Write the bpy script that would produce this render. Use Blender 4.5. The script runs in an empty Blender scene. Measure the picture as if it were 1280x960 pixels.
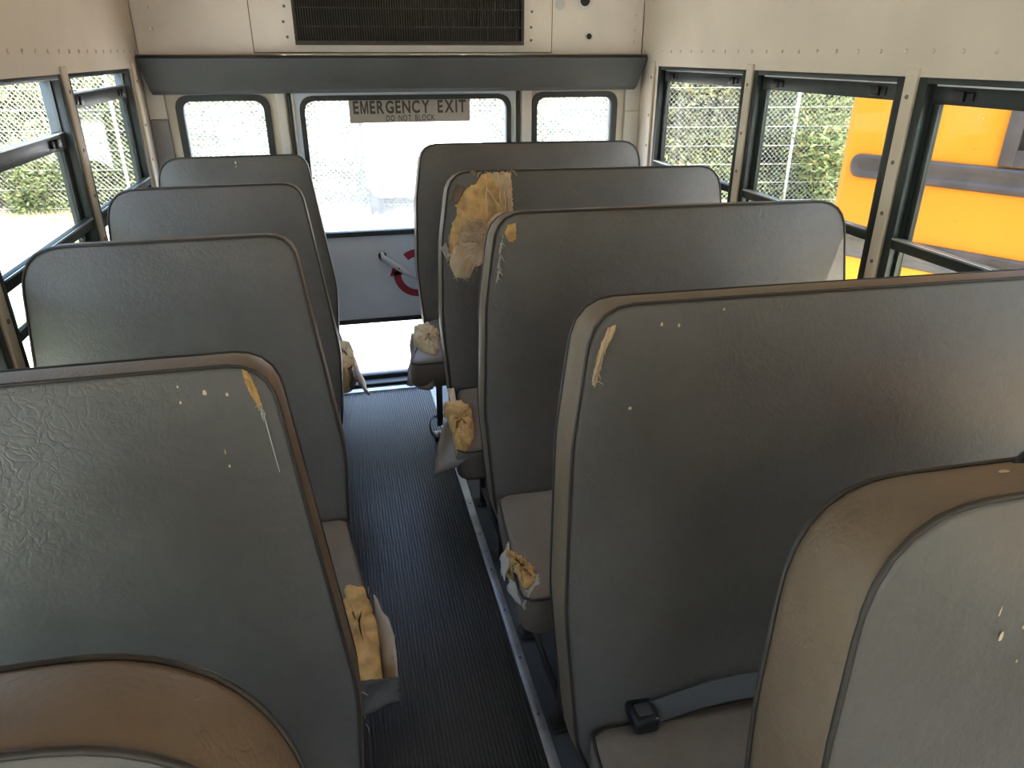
import bpy, bmesh, math, random
from mathutils import Vector, Matrix
random.seed(7)
sc = bpy.context.scene
COL = sc.collection
PI = math.pi

# ------------------------------------------------------------------ measures
EYE = 1.57            # camera height over the seat datum
FLZ = -0.06           # floor
XL, XR = -0.775, 1.525
YB, YF = 3.66, -2.2   # rear wall, front wall
XC = (XL + XR) / 2
GZ = -0.93            # ground outside

# ------------------------------------------------------------------ materials
def new_mat(name):
    m = bpy.data.materials.new(name); m.use_nodes = True
    nt = m.node_tree
    b = nt.nodes['Principled BSDF']
    return m, nt, b

def N(nt, t, **kw):
    n = nt.nodes.new(t)
    for k, v in kw.items():
        if k.startswith('i_'):
            n.inputs[k[2:].replace('_', ' ')].default_value = v
        else:
            setattr(n, k, v)
    return n

def ramp(nt, fac, stops):
    r = nt.nodes.new('ShaderNodeValToRGB')
    e = r.color_ramp.elements
    while len(e) < len(stops): e.new(0.5)
    for i, (p, c) in enumerate(stops):
        e[i].position = p; e[i].color = (*c, 1) if len(c) == 3 else c
    nt.links.new(fac, r.inputs[0])
    return r

def coords(nt):
    t = nt.nodes.new('ShaderNodeTexCoord')
    oi = nt.nodes.new('ShaderNodeObjectInfo')
    a = nt.nodes.new('ShaderNodeVectorMath'); a.operation = 'SCALE'
    cmb = nt.nodes.new('ShaderNodeCombineXYZ')
    nt.links.new(oi.outputs['Random'], cmb.inputs[0]); nt.links.new(oi.outputs['Random'], cmb.inputs[2])
    nt.links.new(cmb.outputs[0], a.inputs[0]); a.inputs['Scale'].default_value = 13
    b = nt.nodes.new('ShaderNodeVectorMath'); b.operation = 'ADD'
    nt.links.new(t.outputs['Object'], b.inputs[0]); nt.links.new(a.outputs[0], b.inputs[1])
    return b.outputs[0]

def simple(name, col, rough=.5, metal=0, noise=0.0, nscale=8, bump=0, bscale=80, spec=.5):
    m, nt, b = new_mat(name)
    b.inputs['Base Color'].default_value = (*col, 1)
    b.inputs['Roughness'].default_value = rough
    b.inputs['Metallic'].default_value = metal
    b.inputs['Specular IOR Level'].default_value = spec
    if noise or bump:
        v = coords(nt)
    if noise:
        n = N(nt, 'ShaderNodeTexNoise'); n.inputs['Scale'].default_value = nscale; n.inputs['Detail'].default_value = 6
        nt.links.new(v, n.inputs['Vector'])
        r = ramp(nt, n.outputs['Fac'], [(.3, tuple(c * (1 - noise) for c in col)), (.7, tuple(min(1, c * (1 + noise)) for c in col))])
        nt.links.new(r.outputs[0], b.inputs['Base Color'])
    if bump:
        n2 = N(nt, 'ShaderNodeTexNoise'); n2.inputs['Scale'].default_value = bscale; n2.inputs['Detail'].default_value = 4
        nt.links.new(v, n2.inputs['Vector'])
        bp = N(nt, 'ShaderNodeBump'); bp.inputs['Strength'].default_value = bump; bp.inputs['Distance'].default_value = .004
        nt.links.new(n2.outputs['Fac'], bp.inputs['Height']); nt.links.new(bp.outputs[0], b.inputs['Normal'])
    return m

def vinyl(name, col, col2, rough=.42):
    """grained seat vinyl: mottled wear, fine grain and creases"""
    m, nt, b = new_mat(name)
    v = coords(nt); L = nt.links
    n = N(nt, 'ShaderNodeTexNoise'); n.inputs['Scale'].default_value = 3.2; n.inputs['Detail'].default_value = 7; n.inputs['Roughness'].default_value = .6
    L.new(v, n.inputs['Vector'])
    r = ramp(nt, n.outputs['Fac'], [(.34, col), (.66, col2)])
    sp = N(nt, 'ShaderNodeTexNoise'); sp.inputs['Scale'].default_value = 55; sp.inputs['Detail'].default_value = 3
    L.new(v, sp.inputs['Vector'])
    sr = ramp(nt, sp.outputs['Fac'], [(.0, (.86, .86, .86)), (.55, (1, 1, 1)), (.8, (1.0, 1.0, 1.0))])
    mul = N(nt, 'ShaderNodeMix', data_type='RGBA', blend_type='MULTIPLY'); mul.inputs[0].default_value = 1
    L.new(r.outputs[0], mul.inputs[6]); L.new(sr.outputs[0], mul.inputs[7])
    L.new(mul.outputs[2], b.inputs['Base Color'])
    rr = ramp(nt, n.outputs['Fac'], [(.3, (rough - .08,) * 3), (.7, (rough + .1,) * 3)])
    L.new(rr.outputs[0], b.inputs['Roughness'])
    # creases: warped cell edges, only in places
    w = N(nt, 'ShaderNodeTexNoise'); w.inputs['Scale'].default_value = 16; w.inputs['Detail'].default_value = 3
    L.new(v, w.inputs['Vector'])
    sc_ = nt.nodes.new('ShaderNodeVectorMath'); sc_.operation = 'SCALE'; sc_.inputs['Scale'].default_value = .13
    L.new(w.outputs['Color'], sc_.inputs[0])
    ad = nt.nodes.new('ShaderNodeVectorMath'); ad.operation = 'ADD'; L.new(v, ad.inputs[0]); L.new(sc_.outputs[0], ad.inputs[1])
    vo = N(nt, 'ShaderNodeTexVoronoi', feature='DISTANCE_TO_EDGE'); vo.inputs['Scale'].default_value = 44
    L.new(ad.outputs[0], vo.inputs['Vector'])
    cr = ramp(nt, vo.outputs['Distance'], [(.0, (0, 0, 0)), (.13, (1, 1, 1))])
    mk = N(nt, 'ShaderNodeTexNoise'); mk.inputs['Scale'].default_value = 5; mk.inputs['Detail'].default_value = 2
    L.new(v, mk.inputs['Vector'])
    mr = ramp(nt, mk.outputs['Fac'], [(.46, (0, 0, 0)), (.74, (1, 1, 1))])
    mx = N(nt, 'ShaderNodeMix', data_type='RGBA'); mx.inputs[6].default_value = (1, 1, 1, 1)
    L.new(mr.outputs[0], mx.inputs[0]); L.new(cr.outputs[0], mx.inputs[7])
    g = N(nt, 'ShaderNodeTexNoise'); g.inputs['Scale'].default_value = 150; g.inputs['Detail'].default_value = 3
    L.new(v, g.inputs['Vector'])
    b1 = N(nt, 'ShaderNodeBump'); b1.inputs['Strength'].default_value = .32; b1.inputs['Distance'].default_value = .0018
    L.new(mx.outputs[2], b1.inputs['Height'])
    wr = N(nt, 'ShaderNodeTexNoise'); wr.inputs['Scale'].default_value = 26; wr.inputs['Detail'].default_value = 5; wr.inputs['Distortion'].default_value = 2.2
    L.new(v, wr.inputs['Vector'])
    b0 = N(nt, 'ShaderNodeBump'); b0.inputs['Strength'].default_value = .14; b0.inputs['Distance'].default_value = .006
    L.new(wr.outputs['Fac'], b0.inputs['Height']); L.new(b0.outputs[0], b1.inputs['Normal'])
    b2 = N(nt, 'ShaderNodeBump'); b2.inputs['Strength'].default_value = .28; b2.inputs['Distance'].default_value = .002
    L.new(g.outputs['Fac'], b2.inputs['Height']); L.new(b1.outputs[0], b2.inputs['Normal'])
    L.new(b2.outputs[0], b.inputs['Normal'])
    return m

M = {}
M['vinyl'] = vinyl('seat_vinyl_grey', (.093, .084, .077), (.130, .118, .108))
M['band'] = vinyl('seat_vinyl_worn_band', (.140, .096, .064), (.185, .134, .095), .5)
M['cushion'] = vinyl('cushion_vinyl', (.165, .132, .105), (.21, .172, .140), .5)
M['piping'] = simple('piping_dark', (.034, .027, .023), .5)
M['foam'] = simple('seat_foam_orange', (.60, .37, .15), .95, noise=.3, nscale=30, bump=.8, bscale=90)
M['foam_pale'] = simple('seat_foam_cream', (.62, .46, .27), .95, noise=.3, nscale=18, bump=.8, bscale=60)
M['lining'] = simple('cloth_lining', (.62, .46, .31), .95, noise=.15, nscale=25, bump=.6, bscale=60)
M['lining_white'] = simple('cloth_lining_white', (.50, .47, .43), .9, noise=.1, bump=.4)
M['leg'] = simple('seat_leg_steel', (.03, .03, .032), .45, .3)
M['cream'] = simple('cream_painted_steel', (.71, .640, .530), .5, noise=.07, nscale=3, bump=.05, bscale=30)
M['cream_panel'] = simple('cream_painted_panel', (.90, .835, .74), .5, noise=.08, nscale=3.5)
M['white_panel'] = simple('pale_corner_panel', (.74, .72, .68), .5, noise=.06, nscale=4)
M['grey_panel'] = simple('grey_lower_panel', (.30, .30, .32), .55, noise=.08)
M['door_panel'] = simple('door_blue_grey', (.74, .82, .93), .5, noise=.06, nscale=5)
M['frame'] = simple('window_frame_black', (.030, .040, .038), .38, .2, noise=.2, nscale=20)
M['alu'] = simple('aluminium', (.62, .63, .65), .35, .9, noise=.15, nscale=14)
M['strip'] = simple('aluminium_worn', (.50, .53, .58), .4, .6, noise=.3, nscale=14)
M['gasket'] = simple('rubber_gasket', (.028, .036, .036), .5)
M['pad'] = simple('grey_header_pad', (.085, .095, .10), .5, noise=.12, nscale=4, bump=.25, bscale=120)
M['seam'] = simple('seam_dark', (.16, .12, .08), .8)
M['screw'] = simple('screw_steel', (.22, .19, .16), .5, .5)
M['black'] = simple('black_plastic', (.012, .012, .014), .35)
M['grille'] = simple('grille_dark', (.050, .045, .034), .6, noise=.2, nscale=30)
M['grille_back'] = simple('grille_core', (.018, .016, .012), .9)
M['underfloor'] = simple('floor_smooth_grey', (.10, .115, .13), .45, noise=.18, nscale=6)
M['belt'] = simple('belt_webbing', (.055, .06, .065), .6, bump=.4, bscale=300)
M['belt_grey'] = simple('belt_webbing_grey', (.12, .125, .13), .6, bump=.4, bscale=300)
M['red'] = simple('arrow_red', (.36, .03, .05), .5)
M['handle'] = simple('handle_white', (.62, .64, .66), .4)
M['sticker'] = simple('sticker_grey', (.42, .39, .36), .6)
M['ink'] = simple('sticker_ink', (.07, .06, .05), .6)
M['scuff'] = simple('scuff_cream', (.62, .50, .34), .6)
M['yellow'] = simple('bus_yellow', (.78, .285, .013), .45, noise=.05, nscale=2)
M['rubrail'] = simple('rub_rail_black', (.07, .06, .06), .5, noise=.35, nscale=8)
M['tyre'] = simple('tyre', (.02, .02, .02), .8)
M['busglass'] = simple('bus_window_dark', (.03, .025, .02), .1)
M['white'] = simple('white_paint', (.8, .8, .8), .4)
M['galv'] = simple('galvanised_wire', (.70, .71, .72), .45, .3)
M['bark'] = simple('bark', (.16, .12, .08), .9, noise=.3, nscale=20)

def rubber_mat():
    m, nt, b = new_mat('ribbed_rubber')
    L = nt.links
    t = nt.nodes.new('ShaderNodeTexCoord')
    n = N(nt, 'ShaderNodeTexNoise'); n.inputs['Scale'].default_value = 4; n.inputs['Detail'].default_value = 8
    L.new(t.outputs['Object'], n.inputs['Vector'])
    r = ramp(nt, n.outputs['Fac'], [(.3, (.036, .036, .036)), (.7, (.062, .062, .062))])
    L.new(r.outputs[0], b.inputs['Base Color'])
    b.inputs['Roughness'].default_value = .42
    return m
M['rubber'] = rubber_mat()

def glass_mat(name, tint, dust_glare=0.0, gloss=.05):
    m, nt, b = new_mat(name)
    nt.nodes.remove(b)
    L = nt.links
    out = nt.nodes['Material Output']
    tr = nt.nodes.new('ShaderNodeBsdfTransparent'); tr.inputs[0].default_value = (*tint, 1)
    gl = nt.nodes.new('ShaderNodeBsdfGlossy'); gl.inputs['Roughness'].default_value = .03
    lw = nt.nodes.new('ShaderNodeLayerWeight'); lw.inputs[0].default_value = .5
    pw = nt.nodes.new('ShaderNodeMath'); pw.operation = 'POWER'; pw.inputs[1].default_value = 4.0
    L.new(lw.outputs['Facing'], pw.inputs[0])
    fr = nt.nodes.new('ShaderNodeMath'); fr.operation = 'MULTIPLY_ADD'; fr.inputs[1].default_value = .28; fr.inputs[2].default_value = .02
    L.new(pw.outputs[0], fr.inputs[0])
    mx = nt.nodes.new('ShaderNodeMixShader')
    L.new(fr.outputs[0], mx.inputs[0]); L.new(tr.outputs[0], mx.inputs[1]); L.new(gl.outputs[0], mx.inputs[2])
    last = mx
    if dust_glare:
        tl = nt.nodes.new('ShaderNodeBsdfTranslucent'); tl.inputs[0].default_value = (.9, .9, .88, 1)
        m2 = nt.nodes.new('ShaderNodeMixShader')
        tc = nt.nodes.new('ShaderNodeTexCoord')
        n = N(nt, 'ShaderNodeTexNoise'); n.inputs['Scale'].default_value = 7; n.inputs['Detail'].default_value = 5
        L.new(tc.outputs['Object'], n.inputs['Vector'])
        r = ramp(nt, n.outputs['Fac'], [(.3, (dust_glare * .7,) * 3), (.7, (dust_glare * 1.3,) * 3)])
        L.new(r.outputs[0], m2.inputs[0]); L.new(last.outputs[0], m2.inputs[1]); L.new(tl.outputs[0], m2.inputs[2])
        last = m2
    L.new(last.outputs[0], out.inputs[0])
    return m
M['glass'] = glass_mat('side_glass_tinted', (.665, .675, .645))
M['glass_low'] = glass_mat('lower_glass_tinted', (.82, .86, .79))
M['glass_rear'] = glass_mat('rear_glass_dust_glare', (.97, .97, .97), .09)  # pale veil: dirty glass plus the bright rear glare put into the material
M['glass_front'] = glass_mat('windscreen_dimming', (.70, .72, .74))  # unseen pane, tint added to cut the light from the front

def leaf_mat(name, a, b_):
    m, nt, b = new_mat(name)
    L = nt.links
    g = nt.nodes.new('ShaderNodeNewGeometry')
    r = ramp(nt, g.outputs['Random Per Island'], [(0, a), (.85, b_), (.97, (.42, .33, .16))])
    L.new(r.outputs[0], b.inputs['Base Color']); b.inputs['Roughness'].default_value = .6
    tl = nt.nodes.new('ShaderNodeBsdfTranslucent'); L.new(r.outputs[0], tl.inputs[0])
    mx = nt.nodes.new('ShaderNodeMixShader'); mx.inputs[0].default_value = .35
    L.new(b.outputs[0], mx.inputs[1]); L.new(tl.outputs[0], mx.inputs[2])
    L.new(mx.outputs[0], nt.nodes['Material Output'].inputs[0])
    return m
M['leaf'] = leaf_mat('leaf_green', (.10, .14, .05), (.33, .38, .18))
M['leaf2'] = leaf_mat('leaf_olive', (.13, .14, .06), (.44, .43, .24))
M['grassblade'] = leaf_mat('dry_grass', (.38, .36, .22), (.60, .57, .42))

def ground_mat():
    m, nt, b = new_mat('dry_gravel_ground')
    L = nt.links
    t = nt.nodes.new('ShaderNodeTexCoord')
    n = N(nt, 'ShaderNodeTexNoise'); n.inputs['Scale'].default_value = 1.3; n.inputs['Detail'].default_value = 12; n.inputs['Roughness'].default_value = .7
    L.new(t.outputs['Object'], n.inputs['Vector'])
    r = ramp(nt, n.outputs['Fac'], [(.3, (.42, .39, .33)), (.7, (.64, .62, .57))])
    L.new(r.outputs[0], b.inputs['Base Color']); b.inputs['Roughness'].default_value = .95
    return m
M['ground'] = ground_mat()

# ------------------------------------------------------------------ mesh helpers
def tag(o, label=None, cat=None, group=None, kind=None):
    if label: o['label'] = label
    if cat: o['category'] = cat
    if group: o['group'] = group
    if kind: o['kind'] = kind
    return o

def empty(name, loc, rz=0):
    o = bpy.data.objects.new(name, None); COL.objects.link(o)
    o.location = loc; o.rotation_euler = (0, 0, rz); o.empty_display_size = .1
    return o

class MB:
    def __init__(s): s.bm = bmesh.new(); s.mi = 0
    def face(s, vs, smooth=False):
        try:
            f = s.bm.faces.new(vs); f.material_index = s.mi; f.smooth = smooth; return f
        except ValueError: return None
    def box(s, x0, x1, y0, y1, z0, z1, bev=0.0, seg=2):
        tmp = bmesh.new()
        vs = [tmp.verts.new((x, y, z)) for x in (x0, x1) for y in (y0, y1) for z in (z0, z1)]
        for q in ((0, 1, 3, 2), (4, 6, 7, 5), (0, 4, 5, 1), (2, 3, 7, 6), (0, 2, 6, 4), (1, 5, 7, 3)):
            tmp.faces.new([vs[i] for i in q])
        if bev: bmesh.ops.bevel(tmp, geom=tmp.edges[:], offset=bev, segments=seg, affect='EDGES', profile=.5)
        s.merge(tmp, smooth=bool(bev)); return s
    def merge(s, tmp, smooth=False, mat=None):
        mp = {}
        for v in tmp.verts: mp[v] = s.bm.verts.new(mat @ v.co if mat else v.co)
        for f in tmp.faces:
            nf = s.face([mp[v] for v in f.verts], smooth)
        tmp.free()
    def hexa(s, b4, t4):
        v = [s.bm.verts.new(p) for p in list(b4) + list(t4)]
        s.face([v[3], v[2], v[1], v[0]]); s.face(v[4:8])
        for i in range(4):
            j = (i + 1) % 4; s.face([v[i], v[j], v[4 + j], v[4 + i]])
        return s
    def tube(s, pts, r, seg=8, closed=False, cap=True):
        pts = [Vector(p) for p in pts]; n = len(pts); rings = []
        up = Vector((.13, .27, .95)).normalized()
        for i, p in enumerate(pts):
            a = pts[(i - 1) % n] if (closed or i) else p
            b = pts[(i + 1) % n] if (closed or i < n - 1) else p
            t = (b - a).normalized()
            u = t.cross(up)
            if u.length < .05: u = t.cross(Vector((1, 0, 0)))
            u.normalize(); w = t.cross(u)
            rr = r[i] if isinstance(r, (list, tuple)) else r
            rings.append([s.bm.verts.new(p + (u * math.cos(k * 2 * PI / seg) + w * math.sin(k * 2 * PI / seg)) * rr) for k in range(seg)])
        m = n if closed else n - 1
        for i in range(m):
            A, B = rings[i], rings[(i + 1) % n]
            for k in range(seg):
                s.face([A[k], A[(k + 1) % seg], B[(k + 1) % seg], B[k]], True)
        if cap and not closed:
            s.face(rings[0][::-1]); s.face(rings[-1])
        return s
    def loft(s, rings, closed=True, cap0=True, cap1=True, mats=None, smooth=True):
        R = [[s.bm.verts.new(p) for p in r] for r in rings]
        n = len(R[0])
        for i in range(len(R) - 1):
            if mats: s.mi = mats[i]
            for k in range(n if closed else n - 1):
                s.face([R[i][k], R[i][(k + 1) % n], R[i + 1][(k + 1) % n], R[i + 1][k]], smooth)
        if cap0:
            if mats: s.mi = mats[0]
            s.face(R[0][::-1], smooth)
        if cap1:
            if mats: s.mi = mats[-1]
            s.face(R[-1], smooth)
        return s
    def cyl(s, c, axis, r, h, seg=20):
        c = Vector(c); a = Vector(axis).normalized()
        return s.tube([c, c + a * h], r, seg)
    def ball(s, c, r, sx=1, sy=1, sz=1, u=12, v=8):
        tmp = bmesh.new(); bmesh.ops.create_uvsphere(tmp, u_segments=u, v_segments=v, radius=r)
        s.merge(tmp, True, Matrix.Translation(c) @ Matrix.Diagonal((sx, sy, sz, 1)))
        return s
    def build(s, name, mats, parent=None, fix=True, mod=None):
        if fix: bmesh.ops.recalc_face_normals(s.bm, faces=s.bm.faces[:])
        me = bpy.data.meshes.new(name)
        if parent is not None:
            base = Vector(parent.location)
            p = parent
            if parent.parent: base = Vector(parent.parent.location)
            if parent.parent and parent.parent.parent: base = Vector(parent.parent.parent.location)
            rz = ROOTROT.get(root_of(parent).name, 0)
            mt = Matrix.Rotation(-rz, 4, 'Z') @ Matrix.Translation(-Vector(root_of(parent).location))
            bmesh.ops.transform(s.bm, matrix=mt, verts=s.bm.verts)
        s.bm.to_mesh(me); s.bm.free()
        for m in (mats if isinstance(mats, (list, tuple)) else [mats]): me.materials.append(m)
        o = bpy.data.objects.new(name, me); COL.objects.link(o)
        if parent is not None: o.parent = parent
        return o
ROOTROT = {}
def root_of(o):
    while o.parent: o = o.parent
    return o

def struct(mb, name, mat):
    return tag(mb.build(name, mat), kind='structure')

def rounded(poly, seg=8):
    """poly: (x, y, radius) corners -> smooth closed outline"""
    out = []
    n = len(poly)
    for i in range(n):
        p = Vector(poly[i][:2]); a = Vector(poly[i - 1][:2]); b = Vector(poly[(i + 1) % n][:2]); r = poly[i][2]
        if r <= 0: out.append(p); continue
        d1 = (a - p).normalized(); d2 = (b - p).normalized()
        ang = d1.angle(d2); t = min(r / math.tan(ang / 2), .49 * (a - p).length, .49 * (b - p).length)
        q1 = p + d1 * t; q2 = p + d2 * t
        for k in range(seg + 1):
            u = k / seg
            out.append(q1 * (1 - u) ** 2 + p * 2 * u * (1 - u) + q2 * u ** 2)
    return out

def resample(loop, n):
    L = [0]
    m = len(loop)
    for i in range(m): L.append(L[-1] + (loop[(i + 1) % m] - loop[i]).length)
    T = L[-1]; out = []; j = 0
    for k in range(n):
        t = T * k / n
        while L[j + 1] < t: j += 1
        d = L[j + 1] - L[j]; u = (t - L[j]) / d if d else 0
        out.append(loop[j % m].lerp(loop[(j + 1) % m], u))
    return out

def rrect(x0, x1, z0, z1, r, n=8):
    return rounded([(x0, z0, r), (x1, z0, r), (x1, z1, r), (x0, z1, r)], n)

def bar_ring(mb, loop_in, loop_out, y0, y1):
    """flat ring between two loops of equal count, lying in XZ, thick in Y"""
    n = len(loop_in)
    A = [mb.bm.verts.new((p[0], y0, p[1])) for p in loop_in]; B = [mb.bm.verts.new((p[0], y0, p[1])) for p in loop_out]
    C = [mb.bm.verts.new((p[0], y1, p[1])) for p in loop_in]; D = [mb.bm.verts.new((p[0], y1, p[1])) for p in loop_out]
    for i in range(n):
        j = (i + 1) % n
        mb.face([A[i], A[j], B[j], B[i]]); mb.face([C[j], C[i], D[i], D[j]])
        mb.face([A[j], A[i], C[i], C[j]], True); mb.face([B[i], B[j], D[j], D[i]], True)

def plate_hole(mb, x0, x1, z0, z1, hole, y0, y1):
    """rectangular plate with a rounded hole; hole loop is resampled"""
    h = resample([Vector(p) for p in hole], 96)
    cx = sum(p[0] for p in h) / len(h); cz = sum(p[1] for p in h) / len(h)
    out = []
    for p in h:
        d = Vector((p[0] - cx, p[1] - cz)); ts = []
        if d.x > 1e-9: ts.append((x1 - cx) / d.x)
        if d.x < -1e-9: ts.append((x0 - cx) / d.x)
        if d.y > 1e-9: ts.append((z1 - cz) / d.y)
        if d.y < -1e-9: ts.append((z0 - cz) / d.y)
        t = min(ts); out.append(Vector((cx + d.x * t, cz + d.y * t)))
    for c in ((x0, z0), (x1, z0), (x1, z1), (x0, z1)):
        k = min(range(len(out)), key=lambda i: (out[i] - Vector(c)).length); out[k] = Vector(c)
    bar_ring(mb, h, out, y0, y1)

# ------------------------------------------------------------------ bus shell
mb = MB(); mb.box(XL - .03, XR + .03, YF, YB + .05, FLZ - .06, FLZ); struct(mb, 'floor', M['underfloor'])

# ribbed aisle mat
AX0, AX1 = -.085, .375
mb = MB(); prof = []; n = 42; w = (AX1 - AX0) / n
for i in range(n):
    x = AX0 + i * w
    prof += [(x + w * .0, .004), (x + w * .22, .004), (x + w * .36, .0095), (x + w * .84, .0095)]
prof.append((AX1, .004))
for (a, b) in ((YF, 3.49),):
    A = [mb.bm.verts.new((x, a, FLZ + z)) for x, z in prof]; B = [mb.bm.verts.new((x, b, FLZ + z)) for x, z in prof]
    for i in range(len(prof) - 1): mb.face([A[i], A[i + 1], B[i + 1], B[i]])
o = mb.build('aisle_mat', M['rubber']); tag(o, 'ribbed black rubber runner along the aisle floor', 'mat')

def strip(x0, x1, label):
    t = empty('aisle_edge_strip', ((x0 + x1) / 2, 0, FLZ)); tag(t, label, 'metal strip', 'metal strips along the aisle')
    mb = MB(); mb.box(x0, x1, YF, 3.53, FLZ + .0005, FLZ + .010, .002); mb.build('strip', M['strip'], t)
    y = -.1
    while y < 3.5:
        mb = MB(); mb.cyl(((x0 + x1) / 2, y, FLZ + .009), (0, 0, 1), .0045, .0022, 8); mb.build('screw', M['screw'], t)
        y += .205
strip(.375, .404, 'screwed aluminium strip on the aisle side under the wide seats')
strip(-.108, -.085, 'screwed aluminium strip on the aisle side under the narrow seats')
t = empty('aisle_end_strip', (.145, 3.5, FLZ)); tag(t, 'pale metal strip across the aisle at the emergency door', 'metal strip')
mb = MB(); mb.box(-.108, .404, 3.49, 3.53, FLZ + .0105, FLZ + .016, .001); mb.build('strip', M['strip'], t)
mb = MB(); mb.box(-.20, .91, 3.58, 3.645, FLZ + .0005, FLZ + .016, .004); struct(mb, 'trim_1', M['gasket'])

PW = .025  # half pillar
PY = [3.43 - .825 * i for i in range(7)]           # window bay ends
def wall_side(X, s, name):
    # s = outward direction
    a, b = (X, X + s * .05) if s > 0 else (X + s * .05, X)
    mb = MB()
    mb.box(a, b, YF, YB, FLZ, .78)
    mb.box(a, b, YF, YB, 1.51, 1.60)
    mb.box(a, b, PY[0], YB, .78, 1.51)
    mb.box(a, b, YF, PY[-1], .78, 1.51)
    for y in PY[1:-1]:
        mb.box(a, b, y - PW, y + PW, .78, 1.51)
    struct(mb, name, M['cream'])
wall_side(XL, -1, 'wall_left'); wall_side(XR, 1, 'wall_right')

# pillar covers with screws (cream strips standing a little proud)
def pillar_cover(X, s, y, side, name_i):
    t = empty('pillar_cover', (X, y, .78)); 
    tag(t, f'cream pillar cover, {side} side, between {name_i}', 'pillar cover', 'pillar covers between the side windows')
    a, b = sorted((X, X - s * .012))
    mb = MB(); mb.box(a, b, y - .022, y + .022, .70, 1.53, .003); mb.build('cover', M['cream'], t)
    for z in (.85, 1.01, 1.15, 1.29, 1.46):
        mb = MB(); mb.cyl((X - s * .011, y, z), (-s, 0, 0), .006, .003, 10); mb.build('screw', M['screw'], t)
pillar_cover(XR, 1, PY[1], 'wide-seat', 'the rearmost and second windows')
pillar_cover(XR, 1, PY[2], 'wide-seat', 'the second and third windows')
pillar_cover(XL, -1, PY[1], 'narrow-seat', 'the rearmost and second windows')
pillar_cover(XL, -1, PY[2], 'narrow-seat', 'the second and third windows')
pillar_cover(XL, -1, PY[0] + .06, 'narrow-seat', 'the rearmost window and rear corner')
pillar_cover(XR, 1, PY[0] + .06, 'wide-seat', 'the rearmost window and rear corner')

# arched roof lining: ceiling
mb = MB(); A = []; B = []
NA = 28
def arch(X0, X1, z0, z1, k):
    u = k / NA; th = PI * u
    cx = (X0 + X1) / 2; hw = (X1 - X0) / 2
    c, s = math.cos(PI - th), math.sin(th)
    e = .55
    return (cx + hw * math.copysign(abs(c) ** e, c), z0 + (z1 - z0) * abs(s) ** .75)
pts = [(XL, 1.515)] + [arch(XL, XR, 1.72, 2.04, k) for k in range(NA + 1)] + [(XR, 1.515)]
out_pts = [(XL - .04, 1.515)] + [arch(XL - .04, XR + .04, 1.72, 2.09, k) for k in range(NA + 1)] + [(XR + .04, 1.515)]
rings = []
ring0 = [(x, YF, z) for x, z in pts] + [(x, YF, z) for x, z in out_pts[::-1]]
ring1 = [(x, YB + .04, z) for x, z in pts] + [(x, YB + .04, z) for x, z in out_pts[::-1]]
mb.loft([ring0, ring1]); struct(mb, 'ceiling', M['cream'])

# the lining panel's lower flange and its rivets
for X, s, nm in ((XL, -1, 'narrow-seat side'), (XR, 1, 'wide-seat side')):
    t = empty('roof_lining_panel', (X, 1.2, 1.51)); tag(t, f'long cream lining panel with a rivet row above the windows, {nm}', 'lining panel')
    a, b = sorted((X - s * .001, X - s * .006))
    sp_ = [(XL, 1.508)] + [arch(XL, XR, 1.72, 2.04, k) for k in range(10)]
    if s > 0: sp_ = [(XL + XR - x, z) for x, z in sp_]
    cc = Vector((XC, 1.4)); ins = [tuple(Vector(p) + Vector((-s, -.3)) * .0045) for p in sp_]; ous = [tuple(Vector(p) + Vector((-s, -.3)) * .0008) for p in sp_]
    lp_ = ins + ous[::-1]
    mb = MB(); mb.loft([[(x, y, z) for x, z in lp_] for y in (YF + .01, YB - .02)], smooth=False); mb.build('panel', M['cream'], t)
    y = .35
    while y < YB - .05:
        mb = MB(); mb.ball((X - s * .006, y, 1.572), .0065, .5, 1, 1, 8, 6); mb.build('rivet', M['cream'], t); y += .0985

# unseen front wall behind the camera; windscreen opening narrowed to dim the near seats
mb = MB()
mb.box(XL, XR, YF - .05, YF, FLZ, .85); mb.box(XL, XR, YF - .05, YF, 1.60, 2.06)
mb.box(XL, XL + .08, YF - .05, YF, .62, 1.70); mb.box(XR - .08, XR, YF - .05, YF, .62, 1.70); mb.box(XC - .03, XC + .03, YF - .05, YF, .62, 1.70)
struct(mb, 'wall_front', M['cream'])
mb = MB(); mb.box(XL + .08, XR - .08, YF - .03, YF - .024, .85, 1.60); struct(mb, 'window_20', M['glass_front'])

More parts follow.
